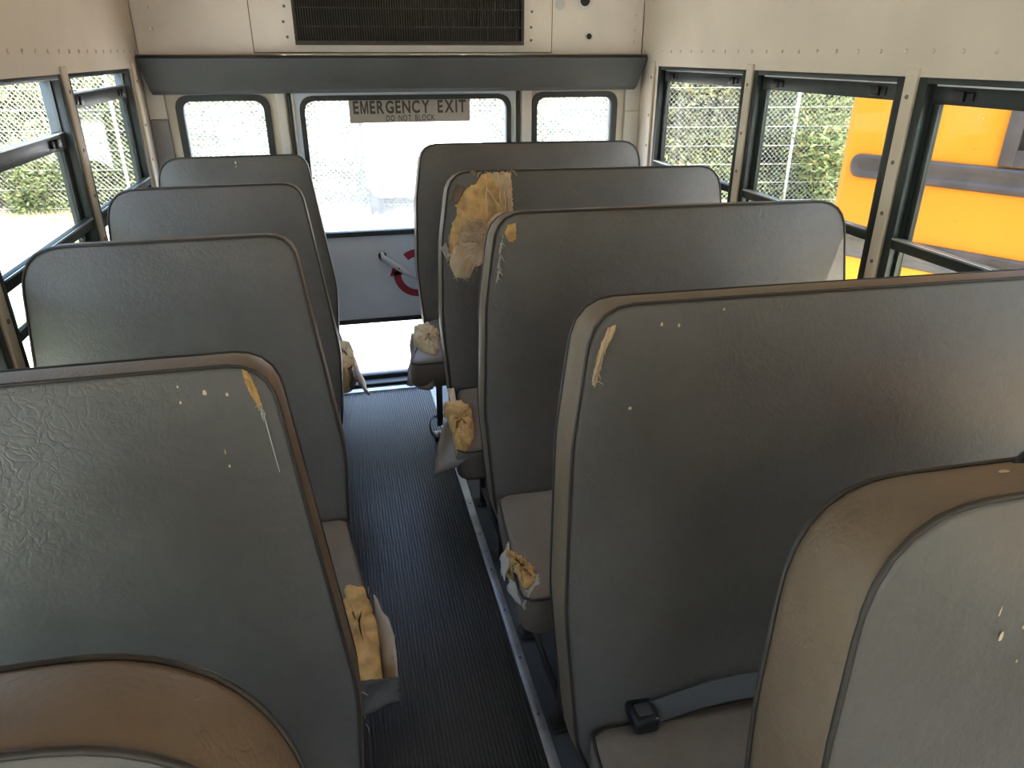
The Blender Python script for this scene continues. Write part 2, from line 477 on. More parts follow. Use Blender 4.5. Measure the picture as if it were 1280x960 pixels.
# ------------------------------------------------------------------ side windows
WN = [1]
def side_window(X, s, ya, yb, drop, latch_side=0):
    """ya > yb. frame, sash that slides down by drop, mid rail, fixed lower pane"""
    idx = WN[0]; WN[0] += 1
    t = empty('window_%d' % idx, (X, (ya + yb) / 2, .78)); t['kind'] = 'structure'
    y0, y1 = yb + PW, ya - PW
    if ya == PY[0]: y1 = ya
    def bx(mb, d0, d1, a, b, c, d, bev=.0015):
        x0, x1 = sorted((X + s * d0, X + s * d1)); mb.box(x0, x1, a, b, c, d, bev)
    mb = MB()
    bx(mb, -.006, .05, y0, y0 + .030, .78, 1.51); bx(mb, -.006, .05, y1 - .030, y1, .78, 1.51)
    bx(mb, -.006, .05, y0 + .03, y1 - .03, 1.495, 1.51); bx(mb, -.006, .05, y0 + .03, y1 - .03, .78, .81)
    # inner track lips
    bx(mb, .016, .022, y0 + .03, y0 + .042, .81, 1.495, 0); bx(mb, .016, .022, y1 - .042, y1 - .03, .81, 1.495, 0)
    mb.build('window_frame', M['frame'], t)
    mb = MB(); bx(mb, -.004, .016, y0 + .03, y1 - .03, 1.058, 1.092, .003); r = mb.build('mid_rail', M['frame'], t)
    mb = MB(); bx(mb, -.0085, -.0045, y0 + .03, y1 - .03, 1.086, 1.0915, 0); mb.build('rail_highlight', M['alu'], r)  # bright strip standing in for the sun highlight along the rail top
    # sash
    za, zb = 1.062 - drop, 1.494 - drop
    mb = MB()
    bx(mb, .018, .034, y0 + .042, y0 + .062, za, zb); bx(mb, .018, .034, y1 - .062, y1 - .042, za, zb)
    bx(mb, .012, .036, y0 + .042, y1 - .042, zb - .047, zb); bx(mb, .018, .034, y0 + .062, y1 - .062, za, za + .024)
    sh = mb.build('sash', M['frame'], t)
    for yy in (y0 + .13, y1 - .13):
        mb = MB(); bx(mb, .002, .013, yy - .018, yy + .018, zb - .038, zb - .012, .002); bx(mb, .006, .013, yy - .045, yy - .025, zb - .036, zb - .014, .002); mb.build('latch', M['black'], sh)
    mb = MB(); bx(mb, .0095, .013, y0 + .05, y1 - .05, zb - .004, zb + .001, 0); mb.build('lip', M['alu'], sh)
    mb = MB(); bx(mb, .024, .028, y0 + .062, y1 - .062, za + .024, zb - .047, 0); mb.build('pane', M['glass'], sh)
    mb = MB(); bx(mb, .040, .044, y0 + .03, y1 - .03, .81, 1.07, 0); mb.build('lower_pane', M['glass_low'], t)
    return t
drops = {0: .042, 1: .142, 2: .14}
for i in range(6): side_window(XL, -1, PY[i], PY[i + 1], drops.get(i, 0))
for i in range(6): side_window(XR, 1, PY[i], PY[i + 1], 0)

# ------------------------------------------------------------------ rear wall
def rz(z): return EYE - (EYE - z) * 1.04
DX0, DX1 = -.185, .905   # door opening
Y0, Y1 = YB, YB + .045
mb = MB()
holeL = rrect(-.655, -.27, rz(.86), rz(1.395), .055)
holeR = rrect(.973, 1.402, rz(.86), rz(1.392), .055)
plate_hole(mb, XL, DX0, .60, 1.56, holeL, Y0, Y1)
plate_hole(mb, DX1, XR, .60, 1.56, holeR, Y0, Y1)
mb.box(XL, DX0, Y0, Y1, FLZ, .60); mb.box(DX1, XR, Y0, Y1, FLZ, .60)
mb.box(XL, XR, Y0, Y1, 1.56, 2.06)
mb.box(XL, XR, Y0, Y1, FLZ - .06, FLZ)
struct(mb, 'wall_back', M['cream'])
# rear corner posts: pale on top, grey below
for (a, b, nm, lab) in ((XL, -.70, 'left', 'narrow-seat'), (1.445, XR, 'right', 'wide-seat')):
    t = empty('corner_post', ((a + b) / 2, YB - .02, FLZ)); tag(t, f'rear corner post, cream above and grey below, {lab} side', 'corner post', 'rear corner posts')
    mb = MB(); mb.box(a + .002, b, YB - .022, YB - .001, 1.30, 1.555, .003); mb.build('upper_cover', M['white_panel'], t)
    mb = MB(); mb.box(a + .002, b, YB - .022, YB - .001, FLZ + .001, 1.299, .003); mb.build('lower_cover', M['grey_panel'] if nm == 'left' else M['white_panel'], t)
# pillars each side of door
for a, b, lab in ((-.232, -.192, 'narrow-seat'), (.912, .962, 'wide-seat')):
    t = empty('door_pillar', ((a + b) / 2, YB - .02, FLZ)); tag(t, f'slim cream post beside the emergency door on the {lab} side', 'post', 'posts beside the emergency door')
    mb = MB(); mb.box(a, b, YB - .024, YB - .001, FLZ + .001, 1.555, .004); mb.build('post', M['white_panel'], t)

def rear_window(n, x0, x1, z0, z1, r):
    t = empty('window_%d' % n, ((x0 + x1) / 2, YB, z0)); t['kind'] = 'structure'
    mb = MB(); out = rrect(x0, x1, z0, z1, r, 10); inn = rrect(x0 + .028, x1 - .028, z0 + .028, z1 - .026, r - .015, 10)
    bar_ring(mb, inn, out, YB - .012, YB + .05); mb.build('rubber_gasket', M['gasket'], t)
    mb = MB(); g = rrect(x0 + .02, x1 - .02, z0 + .02, z1 - .02, r - .012, 10)
    mb.loft([[(p[0], YB + .020, p[1]) for p in g], [(p[0], YB + .025, p[1]) for p in g]], smooth=False); mb.build('pane', M['glass_rear'], t)
rear_window(13, -.663, -.262, rz(.85), rz(1.403), .062)
rear_window(14, .965, 1.41, rz(.85), rz(1.400), .062)

# emergency door
dr = empty('door_1', ((DX0 + DX1) / 2, YB, FLZ)); dr['kind'] = 'structure'
gx0, gx1, gz0, gz1 = -.135, .862, rz(.765), rz(1.395)
lx0, lx1, lz0, lz1 = -.12, .845, FLZ + .012, rz(.345)
mb = MB()
plate_hole(mb, DX0 + .012, DX1 - .012, rz(.70), 1.55, rrect(gx0 + .008, gx1 - .008, gz0 + .008, gz1 - .008, .06), YB + .002, YB + .04)
plate_hole(mb, DX0 + .012, DX1 - .012, FLZ + .01, rz(.40), rrect(lx0 + .005, lx1 - .005, lz0 + .005, lz1 - .005, .01), YB + .002, YB + .04)
mb.box(DX0 + .012, DX1 - .012, YB + .002, YB + .04, rz(.40), rz(.70)); mb.build('door_panel', M['door_panel'], dr)
for nm, (a, b, c, d, r, th) in (('upper', (gx0, gx1, gz0, gz1, .07, .022)), ('lower', (lx0, lx1, lz0, lz1, .02, .022))):
    mb = MB(); bar_ring(mb, rrect(a + th, b - th, c + th, d - th, max(.01, r - .012), 10), rrect(a, b, c, d, r, 10), YB - .010, YB + .045)
    gk = mb.build('rubber_gasket', M['gasket'], dr)
    mb = MB(); g = rrect(a + .015, b - .015, c + .015, d - .015, max(.01, r - .012), 10)
    mb.loft([[(p[0], YB + .020, p[1]) for p in g], [(p[0], YB + .025, p[1]) for p in g]], smooth=False); mb.build('pane', M['glass_rear'], dr)
for a, b in ((DX0, DX0 + .016), (DX1 - .016, DX1)):
    mb = MB(); mb.box(a, b, YB - .014, YB + .03, FLZ + .01, 1.55, .003); mb.build('door_edge_seal', M['gasket'], dr)
for a in (DX0 + .018, DX1 - .030):
    mb = MB(); mb.box(a, a + .012, YB - .006, YB + .002, FLZ + .05, 1.55, .002); mb.build('edge_trim', M['white_panel'], dr)
# red turning arrow
def arc_mesh(mb, cx, cz, r0, r1, a0, a1, y, th=.0015, n=24):
    inn = []; out = []
    for k in range(n + 1):
        a = math.radians(a0 + (a1 - a0) * k / n)
        inn.append((cx + r0 * math.cos(a), cz + r0 * math.sin(a))); out.append((cx + r1 * math.cos(a), cz + r1 * math.sin(a)))
    loop = inn + out[::-1]
    A = [mb.bm.verts.new((x, y, z)) for x, z in loop]; B = [mb.bm.verts.new((x, y - th, z)) for x, z in loop]
    m = len(loop)
    for i in range(n):
        mb.face([A[i], A[i + 1], A[m - 2 - i], A[m - 1 - i]]); mb.face([B[i], B[i + 1], B[m - 2 - i], B[m - 1 - i]])
    for i in range(m): mb.face([A[i], A[(i + 1) % m], B[(i + 1) % m], B[i]])
hx, hz = .19, rz(.665)
acx, acz = .365, rz(.565)
mb = MB(); arc_mesh(mb, acx, acz, .088, .125, 172, 292, YB + .0015)
arc_mesh(mb, acx, acz + .012, .075, .115, 20, 128, YB + .0015)
def prism(mb, pts, y0, y1):
    A = [mb.bm.verts.new((x, y0, z)) for x, z in pts]; B = [mb.bm.verts.new((x, y1, z)) for x, z in pts]
    mb.face(A); mb.face(B[::-1])
    for i in range(len(pts)): j = (i + 1) % len(pts); mb.face([A[i], A[j], B[j], B[i]])
prism(mb, [(acx - .145, acz - .008), (acx - .062, acz + .000), (acx - .120, acz + .058)], YB + .0015, YB)
mb.build('red_arrow', M['red'], dr)
mb = MB(); mb.cyl((hx, YB - .018, hz), (0, 1, 0), .020, .02, 18); hub = mb.build('handle', M['black'], dr)
mb = MB()
mb.tube([(hx - .004, YB - .02, hz + .022), (hx, YB - .030, hz), (hx + .05, YB - .040, hz - .04), (hx + .11, YB - .040, hz - .085), (hx + .19, YB - .036, hz - .135)], [.008, .014, .015, .015, .012], 10)
mb.ball((hx + .185, YB - .036, hz - .132), .014)
mb.build('lever', M['handle'], hub)
mb = MB(); mb.cyl((hx + .075, YB - .059, hz - .058), (0, 1, 0), .004, .01, 8); mb.build('pin', M['black'], hub)

# padded header bar over rear windows
t = empty('header_pad', (XC, YB - .04, 1.40)); tag(t, 'dark grey padded header bar running above the rear windows', 'header pad')
mb = MB()
sec = [(0, 1.556), (-.085, 1.556), (-.098, 1.545), (-.075, 1.418), (-.062, 1.402), (0, 1.400)]
def padx(z, left): 
    u = (1.556 - z) / .156
    return XL + .008 + .035 * u ** 2 if left else XR - .008 - .045 * u ** 2
rings = [[(padx(z, True), YB + y - .001, z) for y, z in sec]]
for k in range(1, 12):
    rings.append([(padx(z, True) + (padx(z, False) - padx(z, True)) * k / 12, YB + y - .001, z) for y, z in sec])
rings.append([(padx(z, False), YB + y - .001, z) for y, z in sec])
mb.loft(rings, smooth=False); mb.build('pad', M['pad'], t)
mb = MB(); mb.box(XL + .012, XR - .012, YB - .102, YB - .001, 1.5565, 1.5595); mb.build('seam_strip', M['seam'], t)

# cream rear bulkhead panel
PYY = YB - .012
t = empty('rear_bulkhead_panel', (XC, PYY, 1.56)); tag(t, 'cream steel bulkhead panel above the dark header bar', 'panel')
mb = MB(); mb.box(XL + .008, XR - .008, PYY, YB - .001, 1.5600, 2.02); mb.build('sheet', M['cream_panel'], t)
mb = MB()
ax0, ax1, az0, az1 = -.296, 1.056, 1.569, 1.95
mb.box(ax0 - .004, ax1 + .004, PYY - .0015, PYY - .0003, az0 - .004, az1); mb.build('seam', M['seam'], t)
mb = MB(); mb.box(ax0, ax1, PYY - .007, PYY - .0016, az0, az1, .0015); ap = mb.build('access_panel', M['cream_panel'], t)
for (x, z) in ((-.150, 1.63), (-.160, 1.69), (-.15, 1.75), (.955, 1.62), (.955, 1.675), (.958, 1.74)):
    mb = MB(); mb.cyl((x, PYY - .0105, z), (0, 1, 0), .006, .004, 10); mb.build('screw', M['screw'], ap)
for (x, z) in ((1.478, 1.615), (1.478, 1.665), (1.478, 1.73), (-.70, 1.66), (-.70, 1.74)):
    mb = MB(); mb.ball((x, PYY - .001, z), .007, 1, .4, 1); mb.build('rivet', M['cream_panel'], t)
for (x, z, r, mt, nm) in ((1.245, 1.638, .013, 'black', 'screw_hole'), (1.218, 1.79, .024, 'black', 'screw_hole'), (1.095, 1.772, .024, 'white_panel', 'round_plug'), (-.475, 1.80, .03, 'grey_panel', 'round_plug')):
    mb = MB(); mb.cyl((x, PYY - .003, z), (0, 1, 0), r, .0025, 24); mb.build(nm, M[mt], t)
    if mt == 'black':
        mb = MB(); mb.cyl((x, PYY - .0015, z), (0, 1, 0), r * 1.6, .001, 24); mb.build('pale_ring', M['white_panel'], t)

# air grille
g0, g1, gz, gt = -.118, .915, 1.598, 1.90
t = empty('air_grille', ((g0 + g1) / 2, PYY - .01, gz)); tag(t, 'dark finned air grille at the top of the rear bulkhead', 'grille')
mb = MB(); y0, y1 = PYY - .036, PYY - .0072
mb.box(g0, g1, y0, y1, gz, gz + .018, .002); mb.box(g0, g1, y0, y1, gt - .018, gt, .002)
mb.box(g0, g0 + .014, y0, y1, gz + .018, gt - .018, .002); mb.box(g1 - .014, g1, y0, y1, gz + .018, gt - .018, .002)
mb.build('grille_frame', M['grille'], t)
mb = MB(); mb.box(g0 + .014, g1 - .014, PYY - .012, PYY - .0073, gz + .018, gt - .018); mb.build('back_plate', M['grille_back'], t)
mb = MB(); x = g0 + .022
while x < g1 - .018:
    mb.box(x - .0022, x + .0022, PYY - .030, PYY - .013, gz + .018, gt - .018); x += .0112
mb.build('fins', M['grille'], t)
for z in (gz + .072, gz + .145, gz + .22):
    mb = MB(); mb.box(g0 + .014, g1 - .014, PYY - .034, PYY - .0305, z, z + .005); mb.build('cross_bar', M['grille'], t)

# sticker
def text_mesh(s, size, bold, mat, parent, cx, cz, y, sx, name):
    cu = bpy.data.curves.new(name, 'FONT'); cu.body = s; cu.size = size; cu.offset = bold; cu.space_character = 1.08; cu.extrude = .0004
    cu.align_x = 'CENTER'; cu.align_y = 'CENTER'
    tmp = bpy.data.objects.new('t', cu); COL.objects.link(tmp)
    bpy.context.view_layer.update()
    dg = bpy.context.evaluated_depsgraph_get()
    me = bpy.data.meshes.new_from_object(tmp.evaluated_get(dg))
    bpy.data.objects.remove(tmp)
    xs = [v.co.x for v in me.vertices]; ys = [v.co.y for v in me.vertices]
    mx, my = (min(xs) + max(xs)) / 2, (min(ys) + max(ys)) / 2
    base = Vector(root_of(parent).location)
    for v in me.vertices:
        X = (v.co.x - mx) * sx + cx; Z = (v.co.y - my) + cz
        v.co = Vector((X, y - v.co.z, Z)) - base
    me.materials.clear(); me.materials.append(mat)
    o = bpy.data.objects.new(name, me); COL.objects.link(o); o.parent = parent
    return o, max(xs) - min(xs), max(ys) - min(ys)
sx0, sx1 = .0885, .6615
sz1, sz0 = rz(1.381), rz(1.276)
t = empty('emergency_exit_sign', ((sx0 + sx1) / 2, YB, sz0)); tag(t, 'pale grey emergency exit sticker at the top of the rear door glass', 'sign')
mb = MB(); mb.box(sx0, sx1, YB + .0175, YB + .0195, sz0, sz1); mb.build('sticker', M['sticker'], t)
def fit2(s, w, h, bold, cz, name, cx, gap):
    obs = []
    for ch in s:
        if ch == ' ': obs.append(None); continue
        if ch == 'M':      # upright M: two stems and a V, thick enough to read
            mm = MB(); st = .0125 if bold > .002 else .008; W_, H_ = .066, .0705
            loc = t.location
            P_ = [(-W_ / 2, -H_ / 2), (-W_ / 2 + st, -H_ / 2), (-W_ / 2 + st, H_ / 2 - st * 1.7), (-st * .42, -H_ / 2), (st * .42, -H_ / 2), (W_ / 2 - st, H_ / 2 - st * 1.7),
                  (W_ / 2 - st, -H_ / 2), (W_ / 2, -H_ / 2), (W_ / 2, H_ / 2), (W_ / 2 - st * 1.25, H_ / 2), (0, -H_ / 2 + st * 1.9), (-W_ / 2 + st * 1.25, H_ / 2), (-W_ / 2, H_ / 2)]
            prism(mm, P_, -.0004, .0004); o = mm.build(name, M['ink'], t); obs.append((o, W_, H_)); continue
        o, tw, th = text_mesh(ch, .1, bold, M['ink'], t, 0, 0, 0, 1, name); obs.append((o, tw, th))
    hmax = max(q[2] for q in obs if q)
    sp = .055
    tot = sum((q[1] + gap) if q else sp for q in obs) - gap
    bmj = bmesh.new(); base = Vector(t.location); x = -tot / 2
    for q in obs:
        if q is None: x += sp; continue
        o, tw, th = q
        for v in o.data.vertices:
            p = v.co + base
            p.x = (p.x + x + tw / 2) * w / tot + cx; p.z = p.z * h / th + cz; p.y = YB + .0172 + p.y * .5
            v.co = p - base
        bmj.from_mesh(o.data); x += tw + gap
        bpy.data.objects.remove(o)
    me = bpy.data.meshes.new(name); bmj.to_mesh(me); bmj.free(); me.materials.append(M['ink'])
    o = bpy.data.objects.new(name, me); COL.objects.link(o); o.parent = t
def fit(s, w, h, bold, cz, name, cx):
    o, tw, th = text_mesh(s, .1, bold, M['ink'], t, 0, 0, 0, 1, name)
    base = Vector(t.location)
    for v in o.data.vertices:
        p = v.co + base
        p.x = p.x * w / tw + cx; p.z = p.z * h / th + cz; p.y = YB + .0172 + p.y * .5
        v.co = p - base
fit2('EMERGENCY EXIT', .535, .058, .0030, sz1 - .040, 'lettering', (sx0 + sx1) / 2, .013)
fit2('DO NOT BLOCK', .232, .026, .0012, sz0 + .020, 'lettering', (sx0 + sx1) / 2 - .002, .016)
# small maker's line on the gasket is unreadable: two pale flecks
t2 = None

# ------------------------------------------------------------------ seats
K = math.tan(math.radians(10)); CS = math.cos(math.radians(10)); SN = math.sin(math.radians(10))
D = .095
OUT_R = [(.392, .24, .05), (.338, .38, .15), (.322, .66, .5), (.340, .95, .6), (.380, 1.178, .085), (1.395, 1.168, .095), (1.425, .80, .5), (1.425, .24, .04)]
OUT_L = [(-.735, .24, .04), (-.728, .80, .5), (-.708, 1.165, .10), (-.122, 1.166, .068), (-.085, .88, .8), (-.048, .60, .4), (-.060, .38, .2), (-.085, .24, .05)]
def bpos(x, z, Yt, d):
    """point on the backrest: z up its slope, d = distance in front of the back face plane"""
    return Vector((x, Yt + (z - 1.15) * K - d * CS, z + d * SN))
def vnoise(x, z, seed):
    return (math.sin(x * 9.1 + seed) * math.cos(z * 7.3 + seed * 1.7) + .6 * math.sin(x * 21 + z * 13 + seed * 2.3)) 
def radial(x, z, loop, c):
    d = Vector((x, z)) - c; L = d.length
    if L < 1e-6: return 0
    best = 1e9
    for i in range(len(loop)):
        p = loop[i] - c; q = loop[(i + 1) % len(loop)] - c
        e = q - p; den = d.x * e.y - d.y * e.x
        if abs(den) < 1e-12: continue
        tt = (p.x * e.y - p.y * e.x) / den; uu = (p.x * d.y - p.y * d.x) / den
        if tt > 0 and -1e-6 <= uu <= 1 + 1e-6: best = min(best, tt)
    return 1 / best if best < 1e8 else 1
CROWN = .016
class Back:
    def __init__(s, poly, Yt, seed, dx=0, dz=0, D_=D, lift=0):
        s.D = D_; s.lift = lift
        s.loop = resample(rounded([(x + dx, z + dz * (z - .24) / .93, r) for x, z, r in poly], 10), 150)
        s.c = Vector((sum(p.x for p in s.loop) / 150, .72)); s.Yt = Yt; s.seed = seed
    def front(s, x, z, raise_=0):
        q = min(1, radial(x, z, s.loop, s.c))
        return bpos(x, z + s.lift * s.D, s.Yt, s.D + CROWN * (1 - q ** 4) + .0015 * vnoise(x, z, s.seed) * (1 - q ** 6) + raise_)
    def build(s, root):
        rings = []; mats = []
        S = [.03, .2, .4, .58, .72, .83, .91, .96, .985, 1.0]
        for q in S:
            rings.append([s.front(*(s.c + (p - s.c) * q)) if q > .0 else None for p in s.loop]); mats.append(0)
        mats[-1] = 1
        for u in (.12, .3, .5, .7, .88, 1.0):
            out = .007 * math.sin(PI * u)
            rings.append([bpos(*(p + (p - s.c).normalized() * out + Vector((0, s.lift * s.D * (1 - u)))), s.Yt, s.D * (1 - u)) for p in s.loop]); mats.append(1)
        mats[-1] = 0
        for q in (.97, .85, .5, .05):
            rings.append([bpos(*(s.c + (p - s.c) * q), s.Yt, -.012 * (1 - q ** 4)) for p in s.loop]); mats.append(0)
        mb = MB(); mb.loft(rings, mats=mats[:-1] + [0])
        o = mb.build('backrest', [M['vinyl'], M['band']], root)
        for d in (s.D + .0005, 0):
            mb = MB(); mb.tube([bpos(*(p + (p - s.c).normalized() * .0012 + Vector((0, s.lift * d))), s.Yt, d) for p in s.loop], .0031, 6, closed=True)
            mb.build('piping', M['piping'], o)
        return o

def cushion(root, side, Yt, poly, z0=.30, z1=.435, pipes=True, seed=0):
    """poly: plan outline (x, y, r) counter-clockwise"""
    lp = resample(rounded(poly, 8), 120)
    c = Vector((sum(p.x for p in lp) / 120, sum(p.y for p in lp) / 120))
    rings = []
    for q, z in ((.05, z0), (.9, z0), (.975, z0 + .004), (.995, z0 + .02), (1.0, (z0 + z1) / 2), (.998, z1 - .018), (.985, z1 - .005), (.96, z1 + .001), (.85, z1 + .007), (.6, z1 + .012), (.3, z1 + .013), (.04, z1 + .013)):
        rings.append([(*(c + (p - c) * q), z + (.002 * vnoise(p.x * q, p.y * q, seed) if z > z1 - .001 else 0)) for p in lp])
    mb = MB(); mb.loft(rings)
    o = mb.build('seat_cushion', M['cushion'], root)
    if pipes:
        mb = MB(); mb.tube([(*(c + (p - c) * .993), z1 - .008) for p in lp], .0035, 6, closed=True); mb.build('piping', M['piping'], o)
    return o

def patch_on_back(bk, parent, poly, mat, name, height=.008, jag=.004, n=90, seed=1, rings_n=9):
    rnd = random.Random(seed)
    lp = resample([Vector(p) for p in poly], n)
    c = Vector((sum(p.x for p in lp) / n, sum(p.y for p in lp) / n))
    jit = [rnd.uniform(-jag, jag) for _ in range(n)]
    rings = []
    for q in [1 - i / rings_n * .97 for i in range(rings_n + 1)]:
        h = -.002 + height * min(1, (1 - q) * 7) 
        r = []
        for i, p in enumerate(lp):
            w = c + (p - c) * (q + jit[i] * q * q / max(.02, (p - c).length))
            hh = h + (rnd.uniform(-.25, .35) * height + .35 * height * math.sin(w.x * 55 + w.y * 23 + seed)) * (1 if q < .99 else 0)
            r.append(bk.front(w.x, w.y, hh))
        rings.append(r)
    mb = MB(); mb.loft(rings, cap0=False); return mb.build(name, mat, parent)

def fray(mb, pts, length, r, rnd, drop=.3):
    """short loose threads starting at pts"""
    for p in pts:
        p = Vector(p); d = Vector((rnd.uniform(-1, 1), rnd.uniform(-.9, -.1), rnd.uniform(-1, .6))).normalized()
        L = length * rnd.uniform(.5, 1.3); q = [p]
        for k in range(3):
            d = (d + Vector((rnd.uniform(-.5, .5), rnd.uniform(-.3, .2), rnd.uniform(-.5, .3) - drop))).normalized()
            q.append(q[-1] + d * L / 3)
        mb.tube(q, [r, r * .9, r * .7, r * .4], 4)

def flap(mb, pts, th=.003, bulge=.0, seed=0, n=7):
    """a sheet: quadrilateral patch from 4 corners, bowed, thick"""
    a, b, c, d = [Vector(p) for p in pts]
    nrm = (b - a).cross(d - a).normalized(); rnd = random.Random(seed)
    def P(u, v):
        p = a.lerp(b, u).lerp(d.lerp(c, u), v)
        e = .05 * (b - a).length
        jag = rnd.uniform(-e, e) if (v in (0, 1) or u in (0, 1)) else 0
        return p + nrm * (bulge * math.sin(PI * u) * math.sin(PI * min(1, v)) + .002 * math.sin(u * 9 + v * 7 + seed)) + (b - a).normalized() * jag
    G = [[P(i / n, j / n) for i in range(n + 1)] for j in range(n + 1)]
    A = [[mb.bm.verts.new(p) for p in r] for r in G]; B = [[mb.bm.verts.new(p - nrm * th) for p in r] for r in G]
    for j in range(n):
        for i in range(n):
            mb.face([A[j][i], A[j][i + 1], A[j + 1][i + 1], A[j + 1][i]], True); mb.face([B[j][i], B[j + 1][i], B[j + 1][i + 1], B[j][i + 1]], True)
    for k in range(n):
        mb.face([A[0][k], B[0][k], B[0][k + 1], A[0][k + 1]]); mb.face([A[n][k], A[n][k + 1], B[n][k + 1], B[n][k]])
        mb.face([A[k][0], A[k + 1][0], B[k + 1][0], B[k][0]]); mb.face([A[k][n], B[k][n], B[k + 1][n], A[k + 1][n]])

def lump(mb, ctrl, z0, z1, seed, rough=.004, n=60):
    """foam lump: plan outline extruded with torn, noisy surface"""
    rnd = random.Random(seed); lp = resample(rounded([(x, y, .01) for x, y in ctrl], 4), n)
    c = Vector((sum(p.x for p in lp) / n, sum(p.y for p in lp) / n)); rings = []
    for q, z in ((.1, z0), (.9, z0), (1, z0 + .012), (1, (z0 + z1) / 2), (.99, z1 - .01), (.93, z1), (.7, z1 + .003), (.4, z1 + .004), (.08, z1 + .004)):
        rings.append([(*(c + (p - c) * q + Vector((rnd.uniform(-rough, rough), rnd.uniform(-rough, rough)))), z + rnd.uniform(-rough, rough)) for p in lp])
    mb.loft(rings)

def legs(root, xa, xw, yr, yf):
    """steel frame: two legs at aisle side, one rail on the wall side"""
    for y in (yr - .03, yf + .07):
        mb = MB(); mb.tube([(xa, y, FLZ + .012), (xa, y, .15), (xa, y + (.0), .29)], .0125, 10)
        mb.box(xa - .03, xa + .03, y - .03, y + .03, FLZ + .0105, FLZ + .018, .002); mb.build('leg', M['leg'], root)
    for y in (yr - .03, yf + .07):
        a, b = sorted((xa, xw)); mb = MB(); mb.box(a - .01, b, y - .014, y + .014, .275, .2995, .003); mb.build('cross_rail', M['leg'], root)
    mb = MB(); a = xa; mb.tube([(a, yr - .03, .02), (a, yf + .07, .02)], .009, 8); mb.build('stretcher', M['leg'], root)

def seat(name, side, Yt, label, seed, dx=0, dz=0, cpoly=None, opoly=None, D_=D, lift=0, cz=(.325, .442)):
    xs = (.38 + 1.42) / 2 if side == 'R' else (-.74 - .06) / 2
    t = empty(name, (xs, Yt - .4, FLZ)); poly = opoly or (OUT_R if side == 'R' else OUT_L); tag(t, label, 'bus seat', 'wide bus seats' if side == 'R' else 'narrow bus seats')
    bk = Back(poly, Yt, seed, dx, dz, D_, lift)
    bo = bk.build(t)
    yr = Yt - .235; yf = yr - .44
    if cpoly is None:
        if side == 'R': cpoly = [(.315, yf, .05), (1.44, yf, .05), (1.43, yr, .03), (.352, yr, .02)]
        else: cpoly = [(-.755, yf, .05), (-.005, yf, .05), (-.060, yr, .02), (-.750, yr, .03)]
    co = cushion(t, side, Yt, cpoly, cz[0], cz[1], seed=seed)
    if side == 'R': legs(t, .44, XR - .004, yr, yf)
    else: legs(t, -.16, XL + .004, yr, yf)
    # seat back supports
    for x in ((.50, 1.32) if side == 'R' else (-.66, -.18)):
        mb = MB(); p = bpos(x, .24, Yt, D * .5); mb.tube([(p.x, yr - .03, .288), (p.x, p.y - .02, .262), (p.x, p.y, .245)], .011, 8); mb.build('back_bracket', M['leg'], t)
    return t, bk, bo, co

# ---- wide seats, rear to front
R4 = seat('bus_seat', 'R', 3.41, 'rearmost wide grey bus seat, cushion end torn to cream foam', 4.2, dz=.006,
          cpoly=[(.205, 2.66, .04), (1.44, 2.66, .05), (1.43, 3.17, .03), (.352, 3.17, .02)])
R3 = seat('bus_seat', 'R', 2.62, 'wide grey bus seat with a large foam hole at its top corner', 3.1,
          cpoly=[(.275, 1.93, .04), (1.44, 1.93, .05), (1.43, 2.385, .03), (.352, 2.385, .02)])
R2 = seat('bus_seat', 'R', 1.90, 'wide grey bus seat, small orange corner tear, in front of the large hole', 2.7, dx=.010,
          cpoly=[(.312, 1.235, .04), (1.44, 1.235, .05), (1.43, 1.665, .03), (.350, 1.665, .02)])
R1 = seat('bus_seat', 'R', 1.11, 'big wide brown-grey bus seat with a long split beside its corner piping', 1.3, dx=-.004, dz=.010)
R0 = seat('bus_seat', 'R', .50, 'nearest wide bus seat with a brown worn edge band and pale drip marks', .6, dx=.03, dz=.008, D_=.11, lift=.19, opoly=[(.378, 1.181, .125) if p[0] == .380 else p for p in OUT_R],
          cz=(.28, .41))
# ---- narrow seats
L4 = seat('bus_seat', 'L', 3.41, 'rearmost narrow bus seat, only its grey top showing under the rear window', 5.5, dz=-.01,
          cpoly=[(-.755, 2.68, .04), (-.005, 2.68, .04), (-.060, 3.17, .02), (-.750, 3.17, .03)])
L3 = seat('bus_seat', 'L', 2.62, 'second narrow bus seat from the rear, warm light on its purplish back', 6.4, dz=-.006,
          cpoly=[(-.755, 1.96, .05), (-.062, 1.96, .05), (-.068, 2.385, .02), (-.750, 2.385, .03)])
L2 = seat('bus_seat', 'L', 1.89, 'plain narrow grey bus seat with its cushion end torn open', 7.3, dz=-.012)
L1 = seat('bus_seat', 'L', 1.09, 'large narrow bus seat, shiny creased corner and a split in the piping', 8.8, dz=-.014)
L0 = seat('bus_seat', 'L', .455, 'nearest narrow bus seat, only the brown rounded top edge band showing', 9.9, opoly=[(-.735, 1.166, .10) if p[0] == -.708 else (-.100, 1.166, .20) if p[1] == 1.166 else (-.045, .88, .6) if p[0] == -.085 and p[1] == .88 else (-.020, .60, .4) if p[1] == .60 else p for p in OUT_L], cz=(.28, .41))

# R3: big torn corner
root, bk, bo, co = R3
patch = [(.600, 1.176), (.598, .940), (.575, .935), (.514, .902), (.479, .865), (.438, .852), (.428, .815), (.372, .822), (.356, .862), (.360, .949), (.378, 1.038), (.388, 1.083), (.440, 1.135), (.484, 1.172), (.522, 1.178), (.564, 1.176)]
patch_on_back(bk, bo, patch, M['foam'], 'torn_foam', .005, .003, seed=3)
